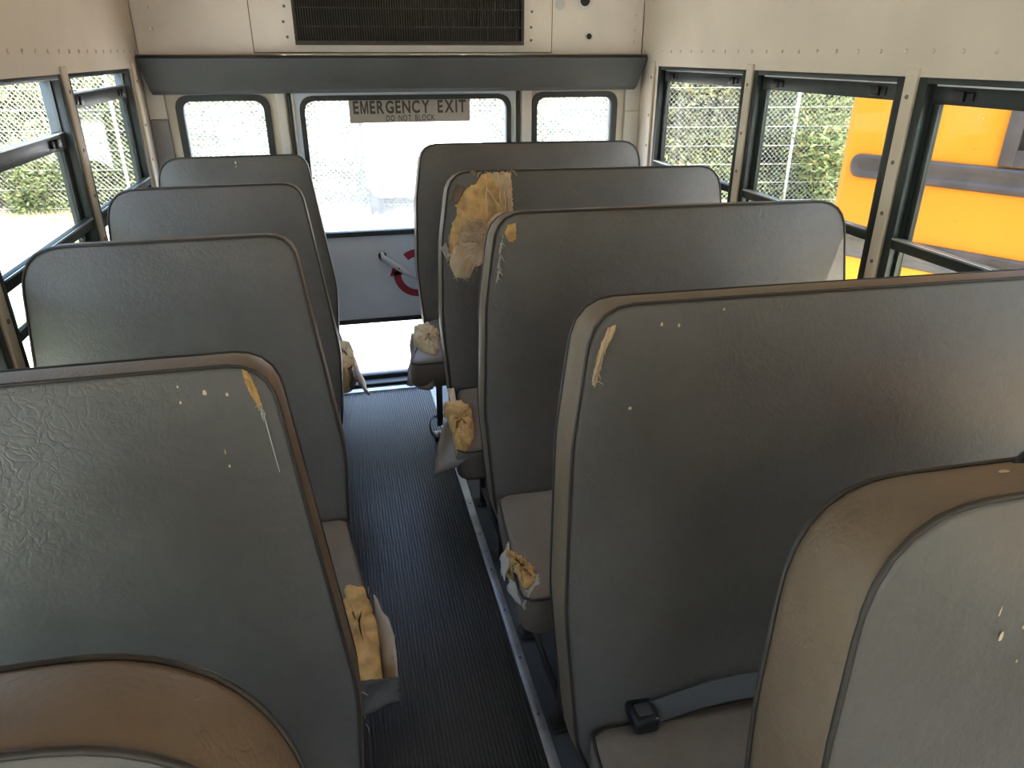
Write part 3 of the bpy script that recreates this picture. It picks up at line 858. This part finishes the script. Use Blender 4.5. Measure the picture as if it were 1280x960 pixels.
# cloth lining hanging over the lower half
low = [(.590, 1.03), (.545, 1.045), (.500, 1.01), (.462, .985), (.425, 1.0), (.380, .955), (.362, .90), (.358, .862), (.374, .822), (.428, .815), (.438, .852), (.480, .864), (.514, .900), (.575, .935), (.594, .942)]
patch_on_back(bk, bo, low, M['lining'], 'cloth_lining', .010, .002, seed=5)
strip_ = [(.596, 1.174), (.596, 1.02), (.575, .985), (.552, 1.03), (.545, 1.10), (.520, 1.172)]
patch_on_back(bk, bo, strip_, M['lining'], 'cloth_lining', .009, .006, seed=6)
rnd = random.Random(11); mb = MB()
for a, b in (((.398, 1.06), (.47, .985)), ((.50, 1.17), (.503, 1.02)), ((.505, 1.12), (.56, 1.03)), ((.485, .95), (.478, .845)), ((.492, .93), (.492, .835)), ((.43, 1.03), (.50, .96)), ((.57, 1.17), (.565, 1.03)), ((.55, 1.17), (.548, 1.05)), ((.40, 1.03), (.45, .96)), ((.41, .98), (.47, .99))):
    pts = []
    for k in range(7):
        u = k / 6; x = a[0] + (b[0] - a[0]) * u + rnd.uniform(-.004, .004); z = a[1] + (b[1] - a[1]) * u
        pts.append(bk.front(x, z, .013 + rnd.uniform(0, .004)))
    mb.tube(pts, .0022, 5)
for k in range(34):
    a0 = rnd.uniform(0, 6.28); cx, cz_ = .455 + rnd.uniform(-.045, .045), .975 + rnd.uniform(-.03, .03); rr = rnd.uniform(.008, .022)
    mb.tube([bk.front(cx + rr * math.cos(a0 + j * .7), cz_ + rr * math.sin(a0 + j * .7), .015 + .003 * math.sin(j * 2)) for j in range(7)], .0016, 4)
fray(mb, [bk.front(x, z, .008) for x, z in ([(.6 - .01 * i, 1.176) for i in range(16)] + [(.37 + .01 * i, .823) for i in range(6)] + [(.44 + .012 * i, .86 + .006 * i) for i in range(11)] + [(.361, .87 + .02 * i) for i in range(6)])], .022, .0011, rnd)
mb.build('frayed_threads', M['lining'], bo)
mb = MB(); flap(mb, [bk.front(.372, 1.085, .012), bk.front(.398, 1.14, .012), bk.front(.43, 1.125, .004), bk.front(.395, 1.07, .004)], .003, .006, 3); mb.build('vinyl_flap', M['band'], bo)
mb = MB(); flap(mb, [bk.front(.350, .885, .005), bk.front(.330, .93, .012), bk.front(.350, .945, .01), bk.front(.362, .90, .003)], .003, .01, 5); mb.build('cloth_tuft', M['lining_white'], bo)

# R2: corner tear
root, bk, bo, co = R2
patch_on_back(bk, bo, [(.406, 1.130), (.416, 1.150), (.440, 1.156), (.438, 1.112), (.426, 1.105), (.412, 1.11)], M['foam'], 'torn_foam', .005, .003, n=40, seed=8)
rnd = random.Random(12); mb = MB()
mb.tube([bk.front(.396 - .0018 * i, 1.105 - .012 * i, .004 + .003 * math.sin(i * 2)) for i in range(9)], .0032, 6)
fray(mb, [bk.front(.402 - .001 * i, 1.125 - .006 * i, .004) for i in range(20)], .016, .0012, rnd); mb.build('frayed_threads', M['lining_white'], bo)
# R2 cushion corner tear
mb = MB(); lump(mb, [(.318, 1.425), (.345, 1.405), (.372, 1.34), (.366, 1.29), (.335, 1.262), (.328, 1.30), (.323, 1.37)], .37, .447, 2); mb.build('torn_foam', M['foam'], co)
mb = MB()
flap(mb, [(.335, 1.452, .440), (.305, 1.425, .415), (.300, 1.36, .40), (.322, 1.38, .445)], .003, .006, 1)
flap(mb, [(.312, 1.34, .42), (.300, 1.325, .40), (.322, 1.24, .41), (.340, 1.255, .444)], .003, .006, 2)
flap(mb, [(.340, 1.255, .446), (.322, 1.24, .42), (.370, 1.28, .447), (.374, 1.30, .452)], .003, .003, 4)
mb.build('vinyl_flap', M['lining_white'], co)

# R1: long split beside the piping, a few marks
root, bk, bo, co = R1
patch_on_back(bk, bo, [(.413, 1.160), (.404, 1.158), (.388, 1.136), (.377, 1.105), (.368, 1.062), (.373, 1.054), (.384, 1.085), (.392, 1.12), (.404, 1.146)], M['foam_pale'], 'torn_foam', .006, .002, n=50, seed=9)
rnd = random.Random(13); mb = MB()
mb.tube([bk.front(.398 - .028 * (i / 9) ** .9, 1.155 - .01 * i, .004 + .002 * math.sin(i * 3)) for i in range(10)], [.0020 + .0008 * math.sin(i * 2.4) for i in range(10)], 6)
fray(mb, [bk.front(.400 - .0015 * i, 1.155 - .005 * i, .005) for i in range(18)], .012, .001, rnd); mb.build('frayed_threads', M['lining'], bo)
def marks(bk, bo, spots, seed):
    for x, z, r, l in spots:
        mb = MB(); p = bk.front(x, z, .0003); mb.ball(p, r * .8, 1, .18, l, 10, 6)
        mb.build('dried_splatter', M['scuff'], bo)
marks(bk, bo, [(.489, 1.152, .0032, 1.8), (.519, 1.148, .003, 1.8), (.433, 1.02, .004, 1), (.60, 1.168, .003, 1)], 1)
# R0 marks
root, bk, bo, co = R0
marks(bk, bo, [(.528, 1.062, .0028, 3), (.524, 1.085, .0012, 9), (.551, 1.068, .0022, 1.6), (.5515, 1.10, .001, 16), (.548, 1.035, .0012, 2)], 2)
for (x, z, d, r) in ((.585, 1.202, .052, .0038), (.54, 1.198, .045, .0025), (.485, 1.186, .04, .002)):
    mb = MB(); mb.ball(bpos(x, z, .50, d), r, 1.6, 1, .4, 10, 6); mb.build('dried_splatter', M['scuff'], bo)
root, bk, bo, co = L1
marks(bk, bo, [(-.209, 1.118, .0038, 1.8), (-.18, 1.113, .0028, 1.6), (-.242, 1.108, .002, 1.8), (-.243, 1.13, .0016, 2), (-.19, 1.01, .002, 1.8), (-.193, 1.03, .001, 8)], 3)
patch_on_back(bk, bo, [(-.158, 1.153), (-.147, 1.14), (-.139, 1.115), (-.134, 1.085), (-.139, 1.082), (-.147, 1.105), (-.155, 1.13)], M['foam'], 'torn_foam', .005, .002, n=40, seed=14)
rnd = random.Random(15); mb = MB(); fray(mb, [bk.front(-.137, 1.082 + .002 * i, .004) for i in range(8)], .012, .001, rnd)
mb.tube([bk.front(-.135 + .0023 * i, 1.08 - .018 * i, .001) for i in range(6)], .0009, 5); mb.build('frayed_threads', M['lining_white'], bo)
root, bk, bo, co = L0
for (x, z, d, r) in ((-.238, 1.176, .075, .0055), (-.262, 1.17, .055, .003), (-.232, 1.172, .03, .004), (-.226, 1.172, .02, .003), (-.275, 1.172, .04, .004)):
    mb = MB(); mb.ball(bpos(x, z - .010, .455, d), r * .8, 1.6, 1, .4, 10, 6); mb.build('dried_splatter', M['scuff'], bo)
root, bk, bo, co = R0
# L4 scuff line at top
root, bk, bo, co = L4
marks(bk, bo, [(-.405, 1.13, .004, 2.5), (-.405, 1.115, .002, 4)], 4)

# L2 cushion: foam showing at the aisle end, flap hanging outward
root, bk, bo, co = L2
mb = MB(); lump(mb, [(-.075, 1.385), (-.028, 1.362), (-.008, 1.24), (-.010, 1.105), (-.050, 1.085), (-.082, 1.13)], .33, .450, 21, .0025); mb.build('torn_foam', M['foam'], co)
mb = MB()
flap(mb, [(-.012, 1.36, .43), (-.006, 1.12, .34), (.022, 1.115, .40), (.026, 1.23, .415)], .003, .006, 6)
mb.build('cloth_flap', M['lining_white'], co)
mb = MB(); flap(mb, [(-.05, 1.09, .44), (.026, 1.115, .405), (.02, 1.10, .36), (-.055, 1.075, .36)], .004, .006, 7)
mb.build('vinyl_flap', M['vinyl'], co)
rnd = random.Random(16); mb = MB(); fray(mb, [(.024, 1.12 + .01 * i, .405) for i in range(10)] + [(-.03, 1.365, .445), (-.02, 1.365, .44), (-.05, 1.08, .42), (-.05, 1.085, .36), (-.05, 1.08, .33)], .02, .0012, rnd, .5)
mb.build('frayed_threads', M['lining_white'], co)
# R3 cushion: foam block on flap at aisle corner
root, bk, bo, co = R3
mb = MB(); flap(mb, [(.275, 2.17, .432), (.375, 2.20, .44), (.31, 1.915, .41), (.205, 1.93, .36)], .006, .010, 8); mb.build('vinyl_flap', M['cushion'], co)
mb = MB(); lump(mb, [(.285, 2.255), (.34, 2.265), (.375, 2.22), (.362, 2.09), (.345, 1.985), (.318, 1.935), (.285, 1.95), (.292, 2.08)], .40, .462, 23, .005); mb.build('torn_foam', M['foam'], co)
rnd = random.Random(17); mb = MB(); fray(mb, [(.325, 2.36 - .012 * i, .44) for i in range(14)], .02, .0014, rnd, .3)
flap(mb, [(.320, 2.38, .446), (.345, 2.375, .448), (.335, 2.25, .448), (.315, 2.26, .442)], .004, .006, 9); mb.build('frayed_threads', M['lining'], co)
# R4 cushion: pale foam lump and sagging flap
root, bk, bo, co = R4
mb = MB(); lump(mb, [(.275, 3.06), (.345, 3.09), (.37, 2.98), (.345, 2.78), (.315, 2.70), (.272, 2.78), (.258, 2.92)], .34, .462, 25, .006); mb.build('torn_foam', M['foam_pale'], co)
mb = MB(); flap(mb, [(.262, 3.04, .43), (.325, 2.70, .43), (.30, 2.63, .33), (.200, 2.70, .33)], .005, .012, 10); mb.build('vinyl_flap', M['cushion'], co)
rnd = random.Random(18); mb = MB(); fray(mb, [(.28 + .006 * i, 3.08 - .02 * i, .462) for i in range(16)], .022, .0016, rnd, .2); mb.build('frayed_threads', M['lining'], co)
# L4 cushion
root, bk, bo, co = L4
mb = MB(); lump(mb, [(-.075, 2.98), (-.015, 2.96), (-.002, 2.85), (-.006, 2.72), (-.04, 2.66), (-.08, 2.70)], .33, .450, 27, .004); mb.build('torn_foam', M['foam_pale'], co)
mb = MB(); flap(mb, [(-.01, 2.90, .43), (-.01, 2.66, .41), (.045, 2.64, .33), (.03, 2.78, .34)], .004, .006, 11); mb.build('vinyl_flap', M['cushion'], co)

# seat belts
def ribbon(mb, pts, w, wdir, th=.0015):
    pts = [Vector(p) for p in pts]; W = Vector(wdir).normalized() * w / 2; R = []
    for i, p in enumerate(pts):
        t_ = (pts[min(i + 1, len(pts) - 1)] - pts[max(i - 1, 0)]).normalized(); nn = t_.cross(W).normalized() * th
        R.append([p - W - nn, p + W - nn, p + W + nn, p - W + nn])
    mb.loft(R, smooth=False)
def bez(a, b, c, d, n=12):
    a, b, c, d = map(Vector, (a, b, c, d)); o = []
    for k in range(n + 1):
        u = k / n; o.append(a * (1 - u) ** 3 + b * 3 * u * (1 - u) ** 2 + c * 3 * u * u * (1 - u) + d * u ** 3)
    return o
t = empty('seat_belt', (.35, 2.98, FLZ)); tag(t, 'black seat belt dangling to the aisle floor off the rearmost wide seat', 'seat belt')
mb = MB(); ribbon(mb, bez((.385, 3.02, .335), (.365, 3.0, .25), (.362, 2.98, .12), (.362, 2.97, -.015)), .030, (1, .3, 0)); st = mb.build('strap', M['belt'], t)
mb = MB(); ribbon(mb, bez((.355, 2.97, .03), (.30, 2.98, .06), (.295, 2.90, -.030), (.335, 2.90, -.035)), .026, (.3, 1, 0)); mb.build('strap_end', M['belt'], st)
mb = MB(); mb.box(.325, .370, 2.88, 2.95, FLZ + .012, FLZ + .034, .006); mb.build('buckle', M['black'], t)

t = empty('seat_belt', (.62, .86, .44)); tag(t, 'grey seat belt webbing curled on the cushion beneath the big split wide seat', 'seat belt')
ribB = bez((.455, .872, .456), (.505, .862, .470), (.56, .855, .512), (.70, .850, .500), 16)
mb = MB(); ribbon(mb, ribB, .045, (.1, .35, 1)); st = mb.build('strap', M['belt_grey'], t)
mb = MB(); ribbon(mb, bez((.70, .850, .500), (.78, .85, .49), (.86, .86, .465), (.95, .865, .458)), .045, (.1, .6, .8)); mb.build('strap_end', M['belt_grey'], st)
mb = MB(); mb.box(.425, .475, .835, .90, .450, .482, .008); b_ = mb.build('buckle', M['black'], t)
mb = MB(); mb.box(.436, .464, .848, .874, .482, .486, .002); mb.build('release_button', M['belt'], b_)

t = empty('grab_handle', (.80, .50, 1.18)); tag(t, 'shiny black curved handle on top of the nearest wide seat', 'handle')
mb = MB(); mb.tube(bez((.640, .485, 1.188), (.650, .485, 1.215), (.70, .485, 1.222), (.80, .485, 1.222)) + bez((.80, .485, 1.222), (.88, .485, 1.222), (.93, .485, 1.215), (.94, .485, 1.188)), .011, 12); mb.build('grip', M['black'], t)

# ------------------------------------------------------------------ outside
mb = MB()
S = 90
mb.face([mb.bm.verts.new(p) for p in ((-S, -S, GZ), (S, -S, GZ), (S, S, GZ), (-S, S, GZ))])
struct(mb, 'ground', M['ground'])

# neighbouring yellow bus: its side face passes x,y = P + d*s ; s grows towards us
BP = Vector((2.574, 3.251)); BD = Vector((.449, -.8935)); ang = math.atan2(BD.y, BD.x)
bus = empty('school_bus', (BP.x, BP.y, GZ), ang); ROOTROT[bus.name] = ang
tag(bus, 'parked yellow school bus with black rub rails, outside the windows', 'bus')
# local frame: +x along the bus toward us, side facing us is y = 0, body extends to the +y side
BM = Matrix.Translation((BP.x, BP.y, 0)) @ Matrix.Rotation(ang, 4, 'Z')
def bbuild(mb, name, mat, parent):
    bmesh.ops.transform(mb.bm, matrix=BM, verts=mb.bm.verts)
    return mb.build(name, mat, parent)
BW = 2.4; BL = 9.0
sg = 1 if (BM @ Vector((0, 1, 0)) - BM @ Vector((0, 0, 0))).x > 0 else -1
def sec_bus(x, inset=0.0):
    pts = []
    w = BW - inset
    z0 = GZ + .45; zt = 1.62
    pts += [(inset, z0), (inset, zt)]
    for k in range(1, 12):
        a = PI * k / 12; pts.append((inset + (w - inset) * (1 - math.copysign(abs(math.cos(a)) ** .6, math.cos(a))) / 2, zt + .5 * math.sin(a) ** .8))
    pts += [(w, zt), (w, z0)]
    return [(x, sg * y, z) for y, z in pts]
mb = MB(); mb.loft([sec_bus(-.112, .05), sec_bus(-.10, .015), sec_bus(-.07, 0), sec_bus(1.5), sec_bus(BL - .1), sec_bus(BL, .05)], smooth=False); body = bbuild(mb, 'body', M['yellow'], bus)
def rail(z0, z1, x0):
    mb = MB(); sec = rounded([(x0, z0, (z1 - z0) * .49), (BL - .2, z0, .01), (BL - .2, z1, .01), (x0, z1, (z1 - z0) * .49)], 8)
    zc = (z0 + z1) / 2
    def shr(p, q): 
        return (min(max(p.x, x0), BL) + (q if p.x < x0 + .3 else 0), zc + (p.y - zc) * (1 - q / ((z1 - z0) / 2)))
    r = []
    for q, dd in ((0, -.001), (0, .012), (.012, .022), (.030, .022), (.034, .015), (.045, .015)):
        r.append([(shr(p, q)[0], -sg * dd, shr(p, q)[1]) for p in sec])
    mb.loft(r); return bbuild(mb, 'rub_rail', M['rubrail'], bus)
rail(.995, 1.108, -.045); rail(.594, .723, -.075)
rail(.22, .33, -.075)
wx = .61
for k in range(8):
    x0 = wx + k * .95
    mb = MB(); 
    for (a, b, c, d) in ((x0, x0 + .06, 1.115, 1.70), (x0 + .84, x0 + .90, 1.115, 1.70), (x0 + .06, x0 + .84, 1.115, 1.185), (x0 + .06, x0 + .84, 1.64, 1.70), (x0 + .06, x0 + .84, 1.42, 1.45)):
        y = sorted((0.001 * sg, -sg * .018)); mb.box(a, b, y[0], y[1], c, d, .002)
    w = bbuild(mb, 'window', M['rubrail'], bus)
    mb = MB(); y = sorted((0, -sg * .006)); mb.box(x0 + .06, x0 + .84, y[0], y[1], 1.185, 1.64); bbuild(mb, 'pane', M['busglass'], w)
for x in (1.9, 7.0):
    for yy in (.0, BW - .26):
        mb = MB(); mb.tube([(x, sg * (yy + .02), GZ + .48), (x, sg * (yy + .26), GZ + .48)], .48, 28)
        w = bbuild(mb, 'wheel', M['tyre'], bus)
        mb = MB(); mb.tube([(x, sg * (yy + .01), GZ + .48), (x, sg * (yy + .03), GZ + .48)], .24, 20); bbuild(mb, 'rim', M['yellow'], w)
mb = MB()
for x in (.30, .50):
    for z in (.85, 1.18, 1.3): mb.ball((x, -sg * .0005, z), .007, 1, .5, 1, 8, 6)
bbuild(mb, 'rivet', M['yellow'], bus)

# fence line
FA = Vector((-3.42, 13.58)); FB = Vector((7.77, 11.65)); fd = (FB - FA).normalized(); span = (FB - FA).length / 4
fn = Vector((-fd.y, fd.x))
i0, i1 = -5, 7
fen = empty('chain_link_fence', (FA.x, FA.y, GZ)); tag(fen, 'galvanised chain-link fence with posts in front of the hedge', 'fence')
FH = 2.55
for i in range(i0, i1 + 1):
    p = FA + fd * span * i
    mb = MB(); mb.tube([(p.x, p.y, GZ - .1), (p.x, p.y, GZ + FH + .1)], .028, 10); mb.ball((p.x, p.y, GZ + FH + .1), .04)
    mb.build('fence_post', M['galv'], fen)
mb = MB()
def wire(pts, r, seg=3):
    mb.tube(pts, r, seg, cap=False)
pitch = .06; u = span * i0; u1 = span * i1
nz = int(FH / pitch)
# each zigzag wire is a thin prism; two diagonal families
tot = u1 - u
def quadwire(a, b, r):
    """triangular bar"""
    a = Vector(a); b = Vector(b); t_ = (b - a).normalized(); s1 = t_.cross(Vector((fn.x, fn.y, 0))).normalized() * r; s2 = Vector((fn.x, fn.y, 0)) * r
    A = [mb.bm.verts.new(p) for p in (a + s1, a - s1, a - s2)]; B = [mb.bm.verts.new(p) for p in (b + s1, b - s1, b - s2)]
    for k in range(3): mb.face([A[k], A[(k + 1) % 3], B[(k + 1) % 3], B[k]])
x = -FH
while x < tot:
    for sgn in (1, -1):
        a0 = x if sgn > 0 else x + FH; a1 = x + FH if sgn > 0 else x
        za, zb = 0, FH
        ua, ub = a0, a1
        # clip
        def clip(ua, za, ub, zb):
            if ua > ub: ua, za, ub, zb = ub, zb, ua, za
            if ua < 0: za += (zb - za) * (0 - ua) / (ub - ua); ua = 0
            if ub > tot: zb = za + (zb - za) * (tot - ua) / (ub - ua); ub = tot
            return ua, za, ub, zb
        ua, za, ub, zb = clip(ua, za, ub, zb)
        if ub > ua:
            P_ = FA + fd * (u + ua) - fn * .045; Q_ = FA + fd * (u + ub) - fn * .045
            quadwire((P_.x, P_.y, GZ + .04 + za), (Q_.x, Q_.y, GZ + .04 + zb), .0015)
    x += pitch * 1.41
me_f = mb.build('wire_mesh', M['galv'], fen, fix=False); 
for k in range(9):
    mb = MB(); z = GZ + .10 + k * .31
    a = FA + fd * u - fn * .055; b = FA + fd * u1 - fn * .055
    mb.tube([(a.x, a.y, z), (b.x, b.y, z)], .0038, 5); mb.build('line_wire', M['galv'], fen)

# shrubs: leafy bodies
def shrub_mesh(name, n, seed, R=1.5, H=3.6, leaf=.05):
    rnd = random.Random(seed); bm = bmesh.new()
    cl = [(rnd.uniform(-.75, .75) * R, rnd.uniform(-.30, .30) * R, rnd.uniform(.0, 1.0) ** 1.4 * .95 * H, rnd.uniform(.30, .62)) for _ in range(60)]
    for _ in range(n):
        cx, cy, cz, cr = rnd.choice(cl)
        v = Vector((rnd.gauss(0, 1), rnd.gauss(0, 1), rnd.gauss(0, 1))).normalized() * cr * rnd.uniform(.55, 1.0)
        p = Vector((cx, cy, cz)) + v
        if p.z < .02: continue
        a = Vector((rnd.gauss(0, 1), rnd.gauss(0, 1), rnd.gauss(0, .6))).normalized(); b = a.cross(Vector((rnd.gauss(0, 1), rnd.gauss(0, 1), rnd.gauss(0, 1)))).normalized()
        L = leaf * rnd.uniform(.6, 1.4); W = L * .42
        bm.faces.new([bm.verts.new(p + q) for q in (-a * L, b * W, a * L, -b * W)])
    me = bpy.data.meshes.new(name); bm.to_mesh(me); bm.free(); return me
def stem_mesh(seed, H=3.2):
    rnd = random.Random(seed); mb = MB()
    for k in range(6):
        a = rnd.uniform(0, 6.28); q = [Vector((rnd.uniform(-.12, .12), rnd.uniform(-.12, .12), -.08))]
        for j in range(5): q.append(q[-1] + Vector((math.cos(a) * rnd.uniform(.02, .2), math.sin(a) * rnd.uniform(.02, .15), H / 6)))
        mb.tube(q, [.035, .03, .025, .02, .014, .006], 5)
    bmesh.ops.recalc_face_normals(mb.bm, faces=mb.bm.faces[:])
    me = bpy.data.meshes.new('stem'); mb.bm.to_mesh(me); mb.bm.free(); me.materials.append(M['bark']); return me
SM = [shrub_mesh('foliage', 26000, 31), shrub_mesh('foliage', 26000, 32), shrub_mesh('foliage', 26000, 33)]
SM[0].materials.append(M['leaf']); SM[1].materials.append(M['leaf2']); SM[2].materials.append(M['leaf'])
ST = stem_mesh(5)
rnd = random.Random(77)
k = 0
for row, off, hs in ((0, .85, 1.0), (1, 2.2, 1.35)):
    i = -12.0
    while i < 14.5:
        p = FA + fd * (i + 1.2) + fn * (off + rnd.uniform(-.15, .15))
        t = empty('shrub', (p.x, p.y, GZ), rnd.uniform(-.4, .4) + (PI if rnd.random() < .5 else 0)); s_ = hs * rnd.uniform(.92, 1.1); t.scale = (s_, s_, s_)
        tag(t, 'leafy green shrub in the tall hedge behind the chain-link fence', 'shrub', 'shrubs of the hedge behind the fence')
        a = bpy.data.objects.new('foliage', SM[k % 3]); COL.objects.link(a); a.parent = t
        b = bpy.data.objects.new('stem', ST); COL.objects.link(b); b.parent = t
        k += 1; i += 1.95

# white cargo trailer standing before the fence
t = empty('cargo_trailer', (1.40, 11.9, GZ), 0); tag(t, 'white cargo trailer with small marker lights seen through the rear door glass', 'trailer')
mb = MB(); tl = rrect(.50, 2.32, GZ + .38, .60, .22, 8)
mb.loft([[(p.x, 11.88, p.y) for p in tl], [(p.x, 13.1, p.y) for p in tl]], smooth=False); mb.build('box', M['white'], t)
for x, z in ((.875, .375), (1.04, .39), (1.21, .37)):
    mb = MB(); mb.box(x - .05, x + .05, 11.85, 11.879, z - .032, z + .032, .006); mb.build('marker_light', M['rubrail'], t)
mb = MB(); prism(mb, [(.52 + .0, .12), (.58, .19), (.64, .12), (.58, .05)], 11.85, 11.879); mb.build('side_reflector', M['rubrail'], t)
for x in (.62, 2.2):
    mb = MB(); mb.tube([(x - .1, 12.5, GZ + .3), (x + .1, 12.5, GZ + .3)], .3, 20); mb.build('wheel', M['tyre'], t)

# dry grass at the fence foot
bm = bmesh.new(); rnd = random.Random(3)
for _ in range(30000):
    q = FA + fd * rnd.uniform(-13, 15) - fn * (abs(rnd.gauss(0, 1.1)) - .2)
    h = rnd.uniform(.04, .13); a = rnd.uniform(0, 6.28); w = .007
    dx, dy = math.cos(a) * w, math.sin(a) * w; lx, ly = rnd.uniform(-.1, .1), rnd.uniform(-.1, .1)
    bm.faces.new([bm.verts.new(p) for p in ((q.x - dx, q.y - dy, GZ), (q.x + dx, q.y + dy, GZ), (q.x + lx, q.y + ly, GZ + h))])
me = bpy.data.meshes.new('dry_grass'); bm.to_mesh(me); bm.free(); me.materials.append(M['grassblade'])
o = bpy.data.objects.new('dry_grass', me); COL.objects.link(o); tag(o, 'dry pale grass growing along the foot of the fence', 'grass', kind='stuff')

# ------------------------------------------------------------------ light
w = bpy.data.worlds.new('sky'); sc.world = w; w.use_nodes = True
nt = w.node_tree; bg = nt.nodes['Background']
sky = nt.nodes.new('ShaderNodeTexSky'); sky.sky_type = 'NISHITA'; sky.sun_disc = False
sky.sun_elevation = math.radians(62); sky.sun_rotation = math.radians(150); sky.air_density = 1.2; sky.dust_density = 2.5
nt.links.new(sky.outputs[0], bg.inputs[0]); bg.inputs[1].default_value = .40
sun = bpy.data.lights.new('sun', 'SUN'); sun.energy = 5.0; sun.angle = math.radians(.6); sun.color = (1, .95, .86)
so = bpy.data.objects.new('sun', sun); COL.objects.link(so)
so.rotation_euler = Vector((-.42, .38, -1)).to_track_quat('-Z', 'Y').to_euler()

# ------------------------------------------------------------------ camera
F = 900.; HYp = 65.; VXp = 405.
pit = math.atan((480 - HYp) / F); yaw = math.atan((640 - VXp) / math.hypot(F, 480 - HYp))
fwd = Vector((math.sin(yaw) * math.cos(pit), math.cos(yaw) * math.cos(pit), -math.sin(pit)))
rt = Vector((math.cos(yaw), -math.sin(yaw), 0)); up = rt.cross(fwd)
cam = bpy.data.cameras.new('camera'); co_ = bpy.data.objects.new('camera', cam); COL.objects.link(co_)
cam.sensor_width = 36; cam.lens = F / 1280 * 36; cam.clip_start = .02; cam.clip_end = 400
mt = Matrix((rt, up, -fwd)).transposed().to_4x4(); mt.translation = Vector((0, 0, EYE)); co_.matrix_world = mt
sc.camera = co_

sc.view_settings.view_transform = 'Standard'; sc.view_settings.look = 'None'; sc.view_settings.gamma = 1
sc.view_settings.use_curve_mapping = False
sc.view_settings.exposure = 2.38
sc.cycles.max_bounces = 12; sc.cycles.diffuse_bounces = 7; sc.cycles.transparent_max_bounces = 16
